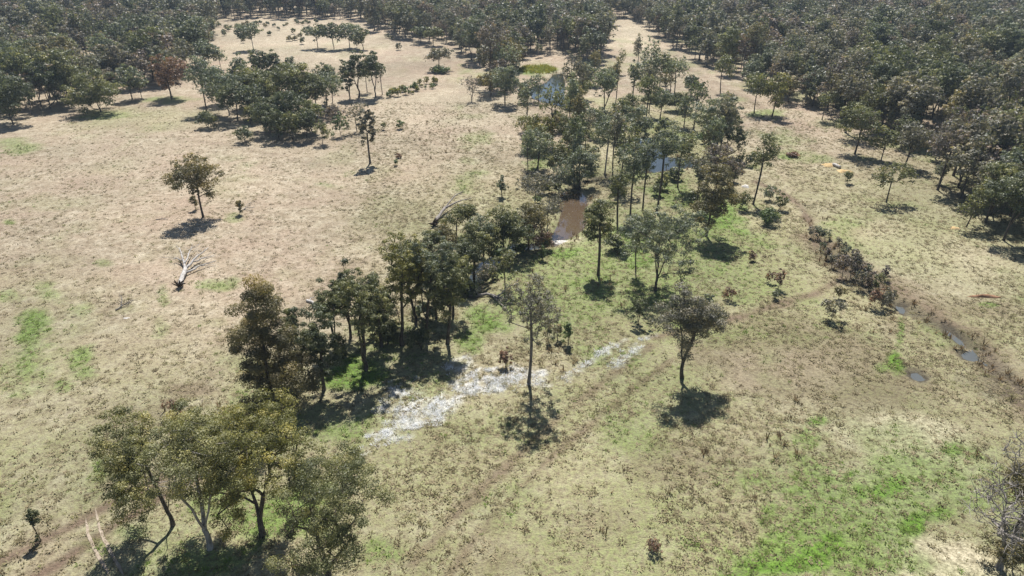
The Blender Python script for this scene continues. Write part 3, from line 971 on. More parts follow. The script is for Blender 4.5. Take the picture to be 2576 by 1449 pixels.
    (1376, 575, 500, 62, 'sparse', 'T', 'g', 0, 'thin grey tree on the left bank beside the muddy pool water'),
    (760, 940, 770, 80, 'dense', 'D', 'd', 0, 'dark gum tree pressed against the bushy ground-leafy one'),
    (560, 262, 170, 76, 'dome', 'G', 'd', 0, 'grey gum tree behind the pale-trunked one of the central clump'),
    (598, 305, 205, 80, 'dome', 'D', 'd', 0, 'dark gum tree right of the pale-trunked one'),
    (690, 292, 182, 92, 'dense', 'O', 'd', 0, 'full olive gum tree in the middle front of the central clump'),
    (775, 288, 172, 86, 'dense', 'D', 'd', 0, 'dark gum tree right of the largest one in the central clump'),
    (680, 335, 245, 84, 'dense', 'D', 'd', 0, 'short dark gum tree left of the front bushy tree'),
    (785, 335, 252, 76, 'dense', 'O', 'd', 0, 'short olive gum tree right of the front bushy tree'),
    (822, 265, 165, 62, 'dense', 'D', 'd', 0, 'dark gum tree behind the thin-trunked one'),
    (650, 300, 215, 70, 'dense', 'G', 'd', 0, 'short grey gum tree inside the central clump'),
    (435, 1322, 1066, 250, 'spread', 'L', 'd', 5, 'olive gum tree with dark trunk at the left of the near corner clump'),
    (528, 1380, 1066, 305, 'spread', 'L', 'p', 5, 'broad gum tree with white limbs in the middle of the near corner clump'),
    (660, 1345, 1020, 310, 'spread', 'Y', 'd', 30, 'yellow-olive broad gum tree at the back of the near corner clump'),
    (826, 1478, 1142, 320, 'spread', 'O', 'd', 45, 'olive gum tree with grey trunk at the right of the near corner clump'),
    (2512, 1432, 1130, 240, 'bare', 'T', 'w', -30, 'large leafless grey tree with spreading limbs by the pale bare patch'),
    (2560, 1330, 1165, 125, 'dome', 'B', 'd', 5, 'brown-leaved gum tree beside the leafless grey one'),
    (-28, 1420, 1205, 90, 'dense', 'B', 'd', 0, 'gum tree showing only its crown edge beside the wheel track'),
]
DIST0 = {}
occupied = []
for i, (x, yb, yt, w, style, colr, bark, sh, label) in enumerate(TREES):
    X, Y = (float(c) for c in px2w(x, yb))
    H = float(top_height(Y, yt))
    zd = float(zdepth(Y, 0.6 * H))
    R = max(0.8, 0.5 * w * zd / F * (1.25 if style == 'tall' else 1.15))
    dist = math.hypot(X, Y, CAM_H - H / 2)
    leaf = min(0.75, max(0.13, 1.28 * dist / 692))
    g = grow(100 + i, H, R, style, leaf, crown_off=(sh * zd / F, 0), sides=6 if dist < 120 else 5, twigs=6 if style == 'bare' else (2 if style in ('sparse',) else (1 if style == 'spread' else 0)))
    dead = style == 'bare'
    nm = 'dead_tree' if dead and 'leafless' in label else 'gum_tree'
    tree_object(nm, (X, Y, float(ground_z(X, Y)) - 0.03), g, PAL[colr], KB[bark], label, 'tree', None)
    occupied.append((X, Y, R))

# ------------------------------------------------------------------ shrubs
SHRUBS = [  # x, base y, top y, width, style, colour, label
    (525, 324, 282, 60, 'bush', 'D', 'dark low bush at the left foot of the central clump'),
    (617, 359, 320, 52, 'bush', 'D', 'dark rounded bush at the near edge of the central clump'),
    (630, 314, 270, 54, 'bush', 'O', 'olive bush under the trees of the central clump'),
    (685, 330, 285, 50, 'bush', 'G', 'grey bush in the shade of the central clump'),
    (812, 362, 300, 50, 'twig', 'O', 'open olive bush at the right end of the central clump'),
    (858, 342, 282, 48, 'twig', 'N', 'loose green bush between the central clump and slender tree'),
    (780, 335, 290, 55, 'twig', 'P', 'purple-brown dead brush beside the central clump'),
    (840, 300, 262, 60, 'twig', 'P', 'pale purple dead brush under the grey tree'),
    (493, 527, 492, 24, 'bush', 'B', 'small sapling bush beside the trunk of the lone paddock tree'),
    (603, 537, 502, 26, 'bush', 'B', 'small upright bush right of the lone paddock tree'),
    (975, 868, 812, 60, 'bush', 'D', 'dark low bush under the creek clump trees'),
    (1345, 625, 560, 85, 'twig', 'R', 'reddish-brown twiggy shrub overhanging the muddy pool'),
    (1379, 858, 804, 24, 'bush', 'O', 'left one of three small bushes on the sedge flat'),
    (1402, 857, 818, 24, 'bush', 'B', 'middle one of three small bushes on the sedge flat'),
    (1429, 870, 814, 34, 'bush', 'N', 'largest of three small bushes on the sedge flat'),
    (1272, 922, 872, 34, 'bush', 'R', 'rust-brown bush left of the tree in the white glare tufts'),
    (1545, 628, 590, 52, 'bush', 'D', 'dark bush behind the upright tree on the green flat'),
    (1365, 652, 616, 26, 'bush', 'N', 'small green bush on the grass below the muddy pool'),
    (1605, 817, 752, 44, 'bush', 'D', 'dark bush left of the leaning brown-grey tree'),
    (1262, 492, 438, 30, 'bush', 'G', 'grey sapling standing left of the muddy pool'),
    (1775, 800, 740, 34, 'bush', 'G', 'grey-green bush touching the leaning brown-grey tree'),
    (1860, 415, 383, 22, 'bush', 'D', 'left of two small bushes by the slender high-crowned tree'),
    (1885, 417, 388, 26, 'bush', 'D', 'right of two small bushes by the slender high-crowned tree'),
    (2132, 459, 427, 28, 'bush', 'O', 'round olive bush beside the yellow sand heap'),
    (1995, 392, 382, 36, 'bush', 'R', 'low brown bush on the right paddock strip'),
    (1865, 523, 478, 46, 'bush', 'O', 'olive bush left of the slender tree base'),
    (1962, 525, 484, 36, 'bush', 'O', 'olive bush right of the slender tree base'),
    (1935, 500, 465, 44, 'twig', 'G', 'grey bush behind the slender tree base'),
    (1930, 562, 522, 56, 'bush', 'N', 'wide green bush in front of the slender tree base'),
    (1835, 755, 722, 36, 'twig', 'R', 'rust-brown bush on the sedge flat left of the twin rust bushes'),
    (1957, 727, 676, 32, 'twig', 'R', 'taller of the twin rust-brown bushes on the sedge flat'),
    (1937, 710, 680, 26, 'twig', 'R', 'shorter of the twin rust-brown bushes on the sedge flat'),
    (1950, 752, 732, 26, 'bush', 'D', 'dark low bush at the foot of the twin rust bushes'),
    (1888, 652, 627, 24, 'bush', 'R', 'small rust bush below the long tree shadow'),
    (2110, 752, 721, 28, 'bush', 'B', 'small brown bush above the grey twig heap'),
    (2092, 804, 750, 62, 'twig', 'T', 'grey twiggy bush with a black shadow on the right flat'),
    (2078, 650, 618, 26, 'twig', 'P', 'topmost purple-brown bush of the drain thicket'),
    (2092, 672, 636, 30, 'twig', 'T', 'grey bush near the top of the drain thicket'),
    (2118, 700, 640, 46, 'twig', 'P', 'tall purple-brown bush in the drain thicket'),
    (2140, 692, 632, 40, 'twig', 'T', 'tall grey bush in the drain thicket'),
    (2160, 728, 680, 34, 'twig', 'T', 'grey bush in the middle of the drain thicket'),
    (2185, 722, 676, 38, 'twig', 'P', 'purple-brown bush in the middle of the drain thicket'),
    (2206, 736, 680, 40, 'twig', 'O', 'olive bush in the lower drain thicket'),
    (2200, 775, 725, 38, 'twig', 'R', 'rusty bush at the bottom of the drain thicket'),
    (2224, 704, 668, 28, 'twig', 'P', 'small bush at the right edge of the drain thicket'),
    (2236, 760, 722, 30, 'twig', 'T', 'lowest grey bush of the drain thicket'),
    (102, 1356, 1284, 34, 'bush', 'D', 'dark narrow sapling above the wheel track'),
    (436, 1045, 1005, 44, 'twig', 'R', 'dry brown bush at the back of the near corner clump'),
    (2545, 1440, 1340, 150, 'twig', 'B', 'brown twiggy undergrowth at the foot of the leafless tree'),
    (1105, 184, 166, 46, 'bush', 'N', 'green bush at the foot of the grey tree on the far slope'),
    (1006, 324, 302, 20, 'bush', 'N', 'small green bush on the dry paddock right of the slender tree'),
    (966, 326, 308, 16, 'bush', 'O', 'smallest green bush next to the slender tree'),
    (996, 414, 398, 14, 'bush', 'N', 'round dark bush below and right of the slender tree'),
    (1003, 396, 384, 22, 'twig', 'R', 'brown twiggy tuft above the round dark bush'),
    (2405, 345, 318, 34, 'bush', 'O', 'bush within the right woodland gap'),
    (1520, 330, 300, 60, 'bush', 'D', 'dark understorey bush in the upper creek woodland'),
    (1690, 262, 236, 46, 'bush', 'D', 'dark bush under the four thin trees'),
    (1640, 262, 240, 40, 'bush', 'G', 'grey bush under the four thin trees'),
    (1395, 520, 488, 40, 'twig', 'T', 'grey twig shrub at the left edge of the muddy pool'),
    (1225, 700, 660, 60, 'twig', 'T', 'grey bush at the creek bend beside the fallen dark log'),
    (1160, 700, 655, 60, 'bush', 'D', 'dark bush behind the creek bend'),
    (1060, 880, 830, 70, 'bush', 'D', 'dark undergrowth bush in the shade of the creek clump'),
    (860, 900, 840, 50, 'bush', 'D', 'dark bush under the bent-trunk tree'),
    (1700, 840, 822, 18, 'twig', 'B', 'tiny brown bush at the top of the pale track'),
    (1645, 1385, 1360, 44, 'twig', 'R', 'dark brown sedge bush low on the near flat'),
]
for i, (x, yb, yt, w, style, colr, label) in enumerate(SHRUBS):
    X, Y = (float(c) for c in px2w(x, yb))
    H = max(0.6, float(top_height(Y, yt)))
    zd = float(zdepth(Y, 0.5 * H))
    R = max(0.4, 0.5 * w * zd / F)
    dist = math.hypot(X, Y, CAM_H)
    leaf = min(0.6, max(0.15, 1.2 * dist / 692))
    g = grow(700 + i, H, R, style, leaf, sides=4, twigs=4 if style == 'twig' else 0)
    tree_object('shrub', (X, Y, float(ground_z(X, Y)) - 0.03), g, PAL[colr], M_GREY_BARK if style == 'twig' else M_BARK, label, 'shrub', None, ('stem', 'foliage'))
    occupied.append((X, Y, R))

# small alike shrubs: on the far clearing and the young yellow-green row on the paddock
rnd = random.Random(5)
small_meshes = []
for s in range(5):
    (wv, wf), (lv, lf, tint) = grow(900 + s, 2.6, 1.5, 'bush', 0.42, sides=3)
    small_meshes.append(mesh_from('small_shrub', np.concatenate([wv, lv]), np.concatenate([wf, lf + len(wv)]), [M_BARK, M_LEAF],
                                  fmat=np.r_[np.zeros(len(wf)), np.ones(len(lf))], attrs=[('tint', 'FACE', np.r_[np.zeros(len(wf)), tint])]))


twig_meshes = []
for s in range(4):
    (wv, wf), (lv, lf, tint) = grow(950 + s, 2.8, 1.2, 'twig', 0.26, sides=3, twigs=4)
    twig_meshes.append(mesh_from('small_shrub', np.concatenate([wv, lv]), np.concatenate([wf, lf + len(wv)]), [M_GREY_BARK, M_LEAF],
                                 fmat=np.r_[np.zeros(len(wf)), np.ones(len(lf))], attrs=[('tint', 'FACE', np.r_[np.zeros(len(wf)), tint])]))


def small_shrub(x, y, s, colr, label, group, meshes=None):
    X, Y = (float(c) for c in px2w(x, y))
    o = obj('small_shrub', rnd.choice(meshes or small_meshes), None, (X, Y, float(ground_z(X, Y)) - 0.03), rnd.uniform(0, 6.28))
    o.scale = (s, s, s * rnd.uniform(0.8, 1.25))
    o.color = (*PAL[colr], 1)
    tag(o, label, 'shrub', group)


for k in range(18):
    t = rnd.random()
    j_ = rnd.uniform(-1, 1)
    x = 2050 + 195 * t + j_ * 20; y = 590 + 190 * t - j_ * 14 + rnd.uniform(-8, 8)
    small_shrub(x, y, rnd.uniform(0.5, 1.15), rnd.choice('PTTTGG'), 'low grey or purplish scrub filling the drain thicket', 'scrub of the drain thicket', twig_meshes)
for (x, y) in [(562, 84), (566, 88), (571, 78), (575, 82), (580, 76), (598, 72), (604, 75), (612, 70), (622, 66), (648, 66), (655, 62), (668, 72), (674, 66), (690, 70), (702, 78), (714, 70), (722, 66),
               (738, 88), (745, 58), (752, 62), (762, 66), (770, 60), (778, 64), (795, 60), (565, 92), (600, 98), (612, 110), (730, 106), (742, 104), (755, 100), (680, 92), (760, 114), (552, 70), (640, 62), (1000, 122), (985, 100), (975, 98), (1003, 126)]:
    small_shrub(x, y, rnd.uniform(0.55, 1.25), rnd.choice('DDOBT'), 'small dark shrub dotting the pale grass of the far clearing', 'shrubs on the far clearing')
k = 0
while k < 62:
    x, y = (rnd.uniform(1330, 1850), rnd.uniform(190, 520)) if k < 42 else (rnd.uniform(940, 1400), 0)
    if k >= 42:
        y = 870 - (x - 940) * 0.62 + rnd.uniform(-25, 25)
    X, Y = (float(c) for c in px2w(x, y))
    if max(float(signed(np.array([X]), np.array([Y]), p)[0]) for p in PW.values()) > -1.5 or (1598 < x < 1676 and 400 < y < 460) or (1325 < x < 1424 and 255 < y < 285):
        continue
    small_shrub(x, y, rnd.uniform(0.7, 1.5), rnd.choice('GGDON'), 'low understorey shrub among the trunks of the creek trees', 'understorey shrubs along the creek')
    k += 1
for k in range(24):
    t = k / 23
    x = 982 + 118 * t + rnd.uniform(-6, 6); y = 244 - 32 * t + rnd.uniform(-10, 8)
    small_shrub(x, y, rnd.uniform(0.5, 1.15), rnd.choice('YYN'), 'young yellow-green shrub in the loose row across the dry paddock', 'young shrubs in the paddock row')

# ------------------------------------------------------------------ woodland
CREEKWOOD = [(1310, 300), (1420, 275), (1490, 180), (1580, 142), (1690, 165), (1735, 205), (1730, 260), (1835, 300), (1856, 400), (1835, 475), (1700, 478), (1560, 505), (1480, 470), (1400, 470), (1318, 445)]
WOODS = [(-600, 420), (-60, 338), (0, 322), (70, 306), (140, 276), (220, 254), (300, 228), (390, 222), (450, 208), (500, 200), (545, 165), (540, 110), (528, 52), (700, 46), (905, 48), (945, 84), (1040, 108),
         (1110, 112), (1160, 128), (1200, 165), (1215, 215), (1260, 235), (1300, 232), (1312, 150), (1400, 138), (1445, 148), (1480, 170), (1520, 140), (1525, 60), (1532, 44), (1582, 44), (1648, 84), (1706, 128), (1768, 170), (1858, 212),
         (1962, 252), (2040, 275), (2105, 318), (2165, 368), (2225, 398), (2300, 432), (2350, 490), (2445, 555), (2530, 592), (2600, 640), (3200, 900), (3600, -70), (-1000, -70)]
variants = []     # (wood mesh, crown mesh, joined mesh)
VSPEC = [('dome', 14.0, 5.0), ('dense', 13.0, 5.2), ('dome', 15.5, 4.6), ('dense', 12.0, 4.4), ('spread', 14.0, 5.4), ('tall', 15.5, 3.6), ('dome', 12.5, 5.2), ('dense', 14.5, 5.0), ('sparse', 14.0, 4.4), ('dome', 13.5, 4.6), ('tall', 16.5, 3.3), ('sparse', 15.0, 3.8), ('spread', 13.0, 4.6)]
proto = bpy.data.collections.new('woodland_kinds')
vinfo = []
for s, (style, H, R) in enumerate(VSPEC):
    near = grow(300 + s, H, R, style, 0.38, sides=4)
    far = grow(300 + s, H, R, style, 0.60, sides=3)
    (wv, wf), (lv, lf, tint) = near
    wm = mesh_from('trunk', wv, wf, [M_BARK], smooth=True)
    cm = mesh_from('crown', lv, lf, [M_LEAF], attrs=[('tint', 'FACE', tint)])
    (wv, wf), (lv, lf, tint) = far
    jm = mesh_from('woodland_tree', np.concatenate([wv, lv]), np.concatenate([wf, lf + len(wv)]), [M_GREY_BARK, M_FOREST_LEAF],
                   fmat=np.r_[np.zeros(len(wf)), np.ones(len(lf))], attrs=[('tint', 'FACE', np.r_[np.zeros(len(wf)), tint])])
    po = bpy.data.objects.new('woodland_tree_%02d' % s, jm)
    proto.objects.link(po)
    vinfo.append((wm, cm, H, R))

rg = np.random.RandomState(11)
sp = 6.9
gx = np.arange(-1300, 1300, sp); gy = np.arange(60, 1150, sp)
FX, FY = np.meshgrid(gx, gy)
FX = (FX + rg.uniform(-0.48, 0.48, FX.shape) * sp).ravel(); FY = (FY + rg.uniform(-0.48, 0.48, FY.shape) * sp).ravel()
fpx, fpy = w2px(FX, FY)
ok = in_poly(fpx, fpy, WOODS) & (fpx > -420) & (fpx < 3000) & (FY > 60)
gap = fbm(FX / 38 + 4, FY / 38 + 13, 3)
leftside = fpx < 560
keep = np.where(leftside, gap > 0.33, gap > 0.28) & ok
keep &= rg.rand(len(FX)) < np.where(leftside, 0.94, 0.97)
# the small gap seen in the left woodland
keep &= ~(np.hypot((fpx - 240) / 24, (fpy - 170) / 45) < 1) & ~(np.hypot((fpx - 355) / 20, (fpy - 185) / 22) < 1) & ~(np.hypot((fpx - 400) / 40, (fpy - 45) / 8) < 1)
FX, FY, fpx, fpy = FX[keep], FY[keep], fpx[keep], fpy[keep]
occ = np.array(occupied)
far_enough = np.ones(len(FX), bool)
for (ox, oy, orad) in occupied:
    far_enough &= np.hypot(FX - ox, FY - oy) > max(2.5, orad * 0.75)
FX, FY, fpx, fpy = FX[far_enough], FY[far_enough], fpx[far_enough], fpy[far_enough]
n_f = len(FX)
vid = rg.randint(0, len(VSPEC), n_f)
scl = np.clip(rg.normal(1.0, 0.27, n_f), 0.5, 1.6)
rot = rg.uniform(0, 6.28, n_f)
fz = ground_z(FX, FY) - 0.05
app = scl * F / zdepth(FY, 5.0)
inview = (fpx > -30) & (fpx < 2606) & (fpy > -20)
order = np.argsort(-np.where(inview, app, 0))
N_SINGLE = 300 - len(TREES) - 28
single = order[:N_SINGLE]
CN = {'O': 'olive', 'D': 'dark green', 'G': 'grey-green', 'B': 'brown-olive', 'T': 'grey-brown', 'R': 'rusty brown', 'P': 'purplish'}
LANDMARKS = [(1942, 295, 'rust-tipped tree at the right woodland edge'), (2150, 388, 'large olive tree above the sand heap'), (2230, 507, 'open-crowned tree before the right woodland'),
             (2525, 605, 'dark multi-trunked tree at the woodland end'), (432, 249, 'reddish-crowned tree in the left woodland'), (253, 279, 'broad olive tree at the left woodland edge'),
             (33, 312, 'dark tree at the extreme left edge'), (318, 137, 'wide dark tree above the left woodland gap'), (1270, 264, 'large dark tree near the blue pond'),
             (1105, 176, 'grey tree on the far slope'), (1522, 432, 'tall pale-trunked creek tree'), (1352, 425, 'rounded grey-green creek tree'), (1795, 400, 'large grey-green tree ending the creek'),
             (1588, 280, 'tall narrow grey creek tree'), (1686, 234, 'four thin tall trees'), (1452, 254, 'olive tree on the right pond bank'), (2275, 420, 'grey-brown tree at the right woodland edge'),
             (2044, 270, 'small tree right of the rust-tipped one'), (1459, 470, 'bushy tree above the muddy pool')]
ORD = ['first', 'second', 'third', 'fourth', 'fifth', 'sixth', 'seventh']
to_name = []      # (thing, x, y, colour word, fallback label, group)


def name_by_landmark():
    slots = {}
    for t in to_name:
        o, x, y = t[:3]
        lm = min(LANDMARKS, key=lambda q: math.hypot(q[0] - x, (q[1] - y) * 1.6))
        dx, dy = x - lm[0], (y - lm[1]) * 1.6
        way = ('left of' if dx < 0 else 'right of') if abs(dx) > abs(dy) else ('behind' if dy < 0 else 'in front of')
        slots.setdefault((lm[2], way), []).append((math.hypot(dx, dy), t))
    for (lm, way), rows in slots.items():
        rows.sort(key=lambda q: q[0])
        for k, (_, (o, x, y, cw, fall, grp)) in enumerate(rows):
            tag(o, '%s gum, %s one %s the %s' % (cw.replace('dark green', 'dark'), ORD[k], way, lm) if k < len(ORD) else fall, 'tree', grp)


CW = np.random.RandomState(21)
cw_n = 0
for t_ in range(4000):
    if cw_n >= 28:
        break
    x, y = CW.uniform(1305, 1860), CW.uniform(140, 505)
    if not in_poly(np.array([x]), np.array([y]), CREEKWOOD)[0]:
        continue
    if (1585 < x < 1700 and 380 < y < 560) or (1325 < x < 1424 and 255 < y < 335) or (1400 < x < 1480 and y > 480):
        continue
    X, Y = (float(c) for c in px2w(x, y))
    if any(float(signed(np.array([X]), np.array([Y]), p)[0]) > -2.5 for p in PW.values()) or any(math.hypot(X - ox, Y - oy) < 3.6 for ox, oy, _ in occupied):
        continue
    occupied.append((X, Y, 3.0)); cw_n += 1
    v_ = int(CW.choice([5, 5, 10, 10, 8, 11, 11, 12]))
    wm, cm, H, R = vinfo[v_]
    colr = str(CW.choice(list('GGGOOTBD')))
    e = obj('gum_tree', None, None, (X, Y, float(ground_z(X, Y)) - 0.05), CW.uniform(0, 6.28))
    s = CW.uniform(0.65, 1.05); e.scale = (s, s, s * CW.uniform(1.1, 1.35))
    to_name.append((e, x, y, CN[colr], '%s-leaved gum tree packed among the trees between pools' % CN[colr], 'gum trees packed between the creek pools'))
    obj('trunk', wm, e)
    c = obj('crown', cm, e); k = CW.uniform(1.0, 1.3)
    c.color = tuple(v * k for v in PAL[colr]) + (1,)
for i in single:
    colr = rg.choice(list('OOOODDGGGGBBTTTP' if fpx[i] < 1560 else 'OOODDGGBTTTTPPP'))
    x = fpx[i]
    where = 'left' if x < 600 else ('middle' if x < 1560 else 'right')
    phrase = {'left': 'in the open woodland on the left', 'middle': 'in the woodland beyond the blue pond', 'right': 'in the packed woodland on the right'}[where]
    wm, cm, H, R = vinfo[vid[i]]
    e = obj('gum_tree', None, None, (float(FX[i]), float(FY[i]), float(fz[i])), float(rot[i]))
    s = float(scl[i]); e.scale = (s, s, s)
    to_name.append((e, float(fpx[i]), float(fpy[i]), CN[colr], '%s-leaved gum tree among many alike %s' % (CN[colr], phrase), 'gum trees %s' % phrase))
    obj('trunk', wm, e)
    c = obj('crown', cm, e)
    k = rg.uniform(0.85, 1.2)
    c.color = tuple(v * k for v in PAL[colr]) + (1,)
name_by_landmark()
rest = np.ones(n_f, bool); rest[single] = False


def instancer(name, X, Y, Z, rotz, scale, vid_, coll, label, cat):
    me = bpy.data.meshes.new(name)
    n = len(X)
    me.vertices.add(n)
    me.vertices.foreach_set('co', np.stack([X, Y, Z], -1).astype(np.float32).ravel())
    for an, vals in (('spin', rotz), ('size', scale)):
        at = me.attributes.new(an, 'FLOAT', 'POINT'); at.data.foreach_set('value', np.asarray(vals, np.float32))
    at = me.attributes.new('kind_index', 'INT', 'POINT'); at.data.foreach_set('value', np.asarray(vid_, np.int32))
    o = obj(name, me)
    tag(o, label, cat, kind='stuff')
    ng = bpy.data.node_groups.new(name + '_scatter', 'GeometryNodeTree')
    ng.interface.new_socket('Geometry', in_out='INPUT', socket_type='NodeSocketGeometry')
    ng.interface.new_socket('Geometry', in_out='OUTPUT', socket_type='NodeSocketGeometry')
    N, L = ng.nodes, ng.links
    gi = N.new('NodeGroupInput'); go = N.new('NodeGroupOutput')
    m2p = N.new('GeometryNodeMeshToPoints')
    iop = N.new('GeometryNodeInstanceOnPoints')
    ci = N.new('GeometryNodeCollectionInfo')
    ci.inputs['Collection'].default_value = coll
    ci.inputs['Separate Children'].default_value = True
    ci.inputs['Reset Children'].default_value = True
    iop.inputs['Pick Instance'].default_value = True

    def named(an, ty):
        a = N.new('GeometryNodeInputNamedAttribute'); a.data_type = ty
        a.inputs['Name'].default_value = an
        return a.outputs['Attribute']
    cx = N.new('ShaderNodeCombineXYZ')
    L.new(named('spin', 'FLOAT'), cx.inputs['Z'])
    L.new(gi.outputs[0], m2p.inputs['Mesh'])
    L.new(m2p.outputs[0], iop.inputs['Points'])
    L.new(ci.outputs[0], iop.inputs['Instance'])
    L.new(named('kind_index', 'INT'), iop.inputs['Instance Index'])
    e2r = N.new('FunctionNodeEulerToRotation')
    L.new(cx.outputs[0], e2r.inputs[0])
    L.new(e2r.outputs[0], iop.inputs['Rotation'])
    L.new(named('size', 'FLOAT'), iop.inputs['Scale'])
    L.new(iop.outputs[0], go.inputs[0])
    md = o.modifiers.new('scatter', 'NODES')
    md.node_group = ng
    return o


instancer('far_woodland', FX[rest], FY[rest], fz[rest], rot[rest], scl[rest], vid[rest], proto, 'distant gum woodland canopy stretching to the top of the view', 'woodland')


# ------------------------------------------------------------------ grass tussocks and reeds
def tuft_mesh(seed, h, spread, blades, wid):
    r = np.random.RandomState(seed)
    v = []; f = []
    for b in range(blades):
        a = r.rand() * 6.283; o = r.rand() * spread * 0.5
        p = np.array([math.cos(a) * o, math.sin(a) * o, -0.05])
        out = np.array([math.cos(a), math.sin(a), 0]) * spread * r.uniform(0.35, 0.95)
        side = np.array([-math.sin(a), math.cos(a), 0]) * wid * r.uniform(0.6, 1.2)
        hh = h * r.uniform(0.55, 1.1)
        q = p + out * 0.5 + np.array([0, 0, hh * 0.7]); t = p + out + np.array([0, 0, hh])
        k = len(v)
        v += [p - side, p + side, q + side * 0.8, q - side * 0.8, t + side * 0.3, t - side * 0.3]
        f += [[k, k + 1, k + 2, k + 3], [k + 3, k + 2, k + 4, k + 5]]
    return np.array(v), np.array(f)


def tuft_collection(name, mat, h, spread, blades, wid, n=4):
    coll = bpy.data.collections.new(name)
    for s in range(n):
        v, f = tuft_mesh(40 + s, h, spread, blades, wid)
        coll.objects.link(bpy.data.objects.new('%s_%02d' % (name, s), mesh_from(name, v, f, [mat])))
    return coll


def scatter(name, n, region, dens, coll, smin, smax, label, cat, seed):
    r = np.random.RandomState(seed)
    x0, x1, y0, y1 = region
    X = r.uniform(x0, x1, n); Y = r.uniform(y0, y1, n)
    px, py = w2px(X, Y)
    d = dens(X, Y, px, py)
    k = (r.rand(n) < d) & (px > -120) & (px < 2700) & (py < 1520)
    X, Y = X[k], Y[k]
    dry = np.ones(len(X), bool)
    for p in PW.values():
        dry &= signed(X, Y, p) < -0.8
    X, Y = X[dry], Y[dry]
    Z = ground_z(X, Y)
    return instancer(name, X, Y, Z, r.uniform(0, 6.28, len(X)), r.uniform(smin, smax, len(X)), r.randint(0, len(coll.objects), len(X)), coll, label, cat)


def d_tuss(X, Y, px, py):
    base = np.clip(1.6 * (fbm(X / 7 + 2, Y / 7 + 6, 3) - 0.18), 0.06, 1)
    g = mask_at(green, X, Y); p = mask_at(pale, X, Y)
    f = np.clip(1.25 - Y / 300, 0.1, 1)
    right = np.maximum(np.clip((px - 780) / 200, 0.30, 1), np.clip((py - 800) / 300, 0, 0.7))
    return base * (1 - 0.75 * np.clip(g, 0, 1)) * (1 - 0.6 * p) * f * right


TUSS = tuft_collection('tussock', M_TUFT, 0.20, 0.40, 10, 0.05)
scatter('grass_tussocks', 270000, (-150, 170, 40, 260), d_tuss, TUSS, 0.6, 1.45, 'dry straw and brown grass tussocks covering the flats', 'grass', 3)
GRNT = tuft_collection('green_tuft', M_GREENT, 0.26, 0.42, 9, 0.05)
scatter('green_grass', 170000, (-150, 150, 40, 240), lambda X, Y, px, py: np.clip(mask_at(green, X, Y), 0, 1) ** 1.5 * 0.9, GRNT, 0.6, 1.3, 'short bright green grass growing in damp patches', 'grass', 4)
GLARE = tuft_collection('glare_tuft', M_GLARE_TUFT, 0.26, 0.42, 11, 0.022)  # white blades added in place of glare on shallow water
scatter('water_glare_tufts', 60000, (-35, 35, 60, 125), lambda X, Y, px, py: np.clip(mask_at(white, X, Y) * 1.1, 0, 1) * np.clip(3.2 * (fbm(X / 2.6 + 5, Y / 2.6, 3) - 0.30), 0.05, 1), GLARE, 0.6, 1.4, 'white tufts imitating glare of shallow water along the drainage line', 'grass', 5)
REED = tuft_collection('sedge_tuft', M_REED, 0.7, 0.5, 9, 0.05)


def d_reed(X, Y, px, py):
    m = np.zeros(X.shape)
    for kk, p in PW.items():
        sd = -signed(X, Y, p)
        m = np.maximum(m, 0.9 * ((sd > 0.7) & (sd < (4.0 if not kk.startswith('puddle') else 1.8))) * np.clip(3 * (fbm(X / 5 + 8, Y / 5, 2) - 0.38), 0, 1))
    m = np.maximum(m, 0.75 * (poly_dist(X, Y, DRAIN) < 3.2))
    for (x, y, rx, ry, s) in [(560, 1035, 140, 35, .8), (1400, 910, 90, 30, .5), (1980, 1130, 60, 60, .35), (2010, 1260, 60, 50, .4), (1300, 1150, 120, 60, .25), (2440, 1130, 50, 30, .4), (2200, 790, 90, 60, .3), (1130, 350, 120, 60, .08),
                              (700, 1340, 200, 80, .12), (1450, 720, 180, 120, .10), (1900, 1000, 200, 60, .10), (1700, 1250, 300, 150, .08)]:
        m = np.maximum(m, s * np.clip(1.4 - ((px - x) / rx) ** 2 - ((py - y) / ry) ** 2, 0, 1))
    return m * np.clip(2.4 * (fbm(X / 3.5, Y / 3.5, 3) - 0.3), 0, 1)


scatter('brown_sedge', 70000, (-140, 150, 42, 330), d_reed, REED, 0.6, 1.5, 'brown sedge clumps standing above the shorter grass', 'sedge', 6)
YEL = tuft_collection('yellow_tuft', M_YELLOWT, 1.1, 1.0, 10, 0.12)
_a = px2w(1345, 178)
scatter('yellow_reeds', 1500, (float(_a[0]) - 22, float(_a[0]) + 26, float(_a[1]) - 16, float(_a[1]) + 14),
        lambda X, Y, px, py: (np.hypot((px - 1350) / 48, (py - 176) / 10) < 1) * 0.8, YEL, 0.7, 1.4, 'bright yellow-green reeds at the far end of the blue pond', 'reeds', 8)


# ------------------------------------------------------------------ fallen timber
def gpt(x, y, z=0.0):
    X, Y = (float(c) for c in px2w(x, y))
    return np.array([X, Y, float(ground_z(X, Y)) + z])


def limb(pts, r0, r1, sides=7, wob=0.0, seed=0, steps=8):
    r = np.random.RandomState(seed)
    pts = np.asarray(pts, float)
    t = np.linspace(0, len(pts) - 1, steps)
    P = np.stack([np.interp(t, np.arange(len(pts)), pts[:, k]) for k in range(3)], -1)
    P[1:-1] += r.normal(size=(steps - 2, 3)) * wob
    tb = Tubes(sides)
    rad = np.linspace(r0, r1, steps) * r.uniform(0.92, 1.08, steps)
    P = np.concatenate([P[:1], P, P[-1:]]); rad = np.r_[0.01, rad, 0.01]
    P[0] -= (P[2] - P[1]) * 0.02; P[-1] += (P[-2] - P[-3]) * 0.02
    tb.path(P, rad)
    return tb.arrays()


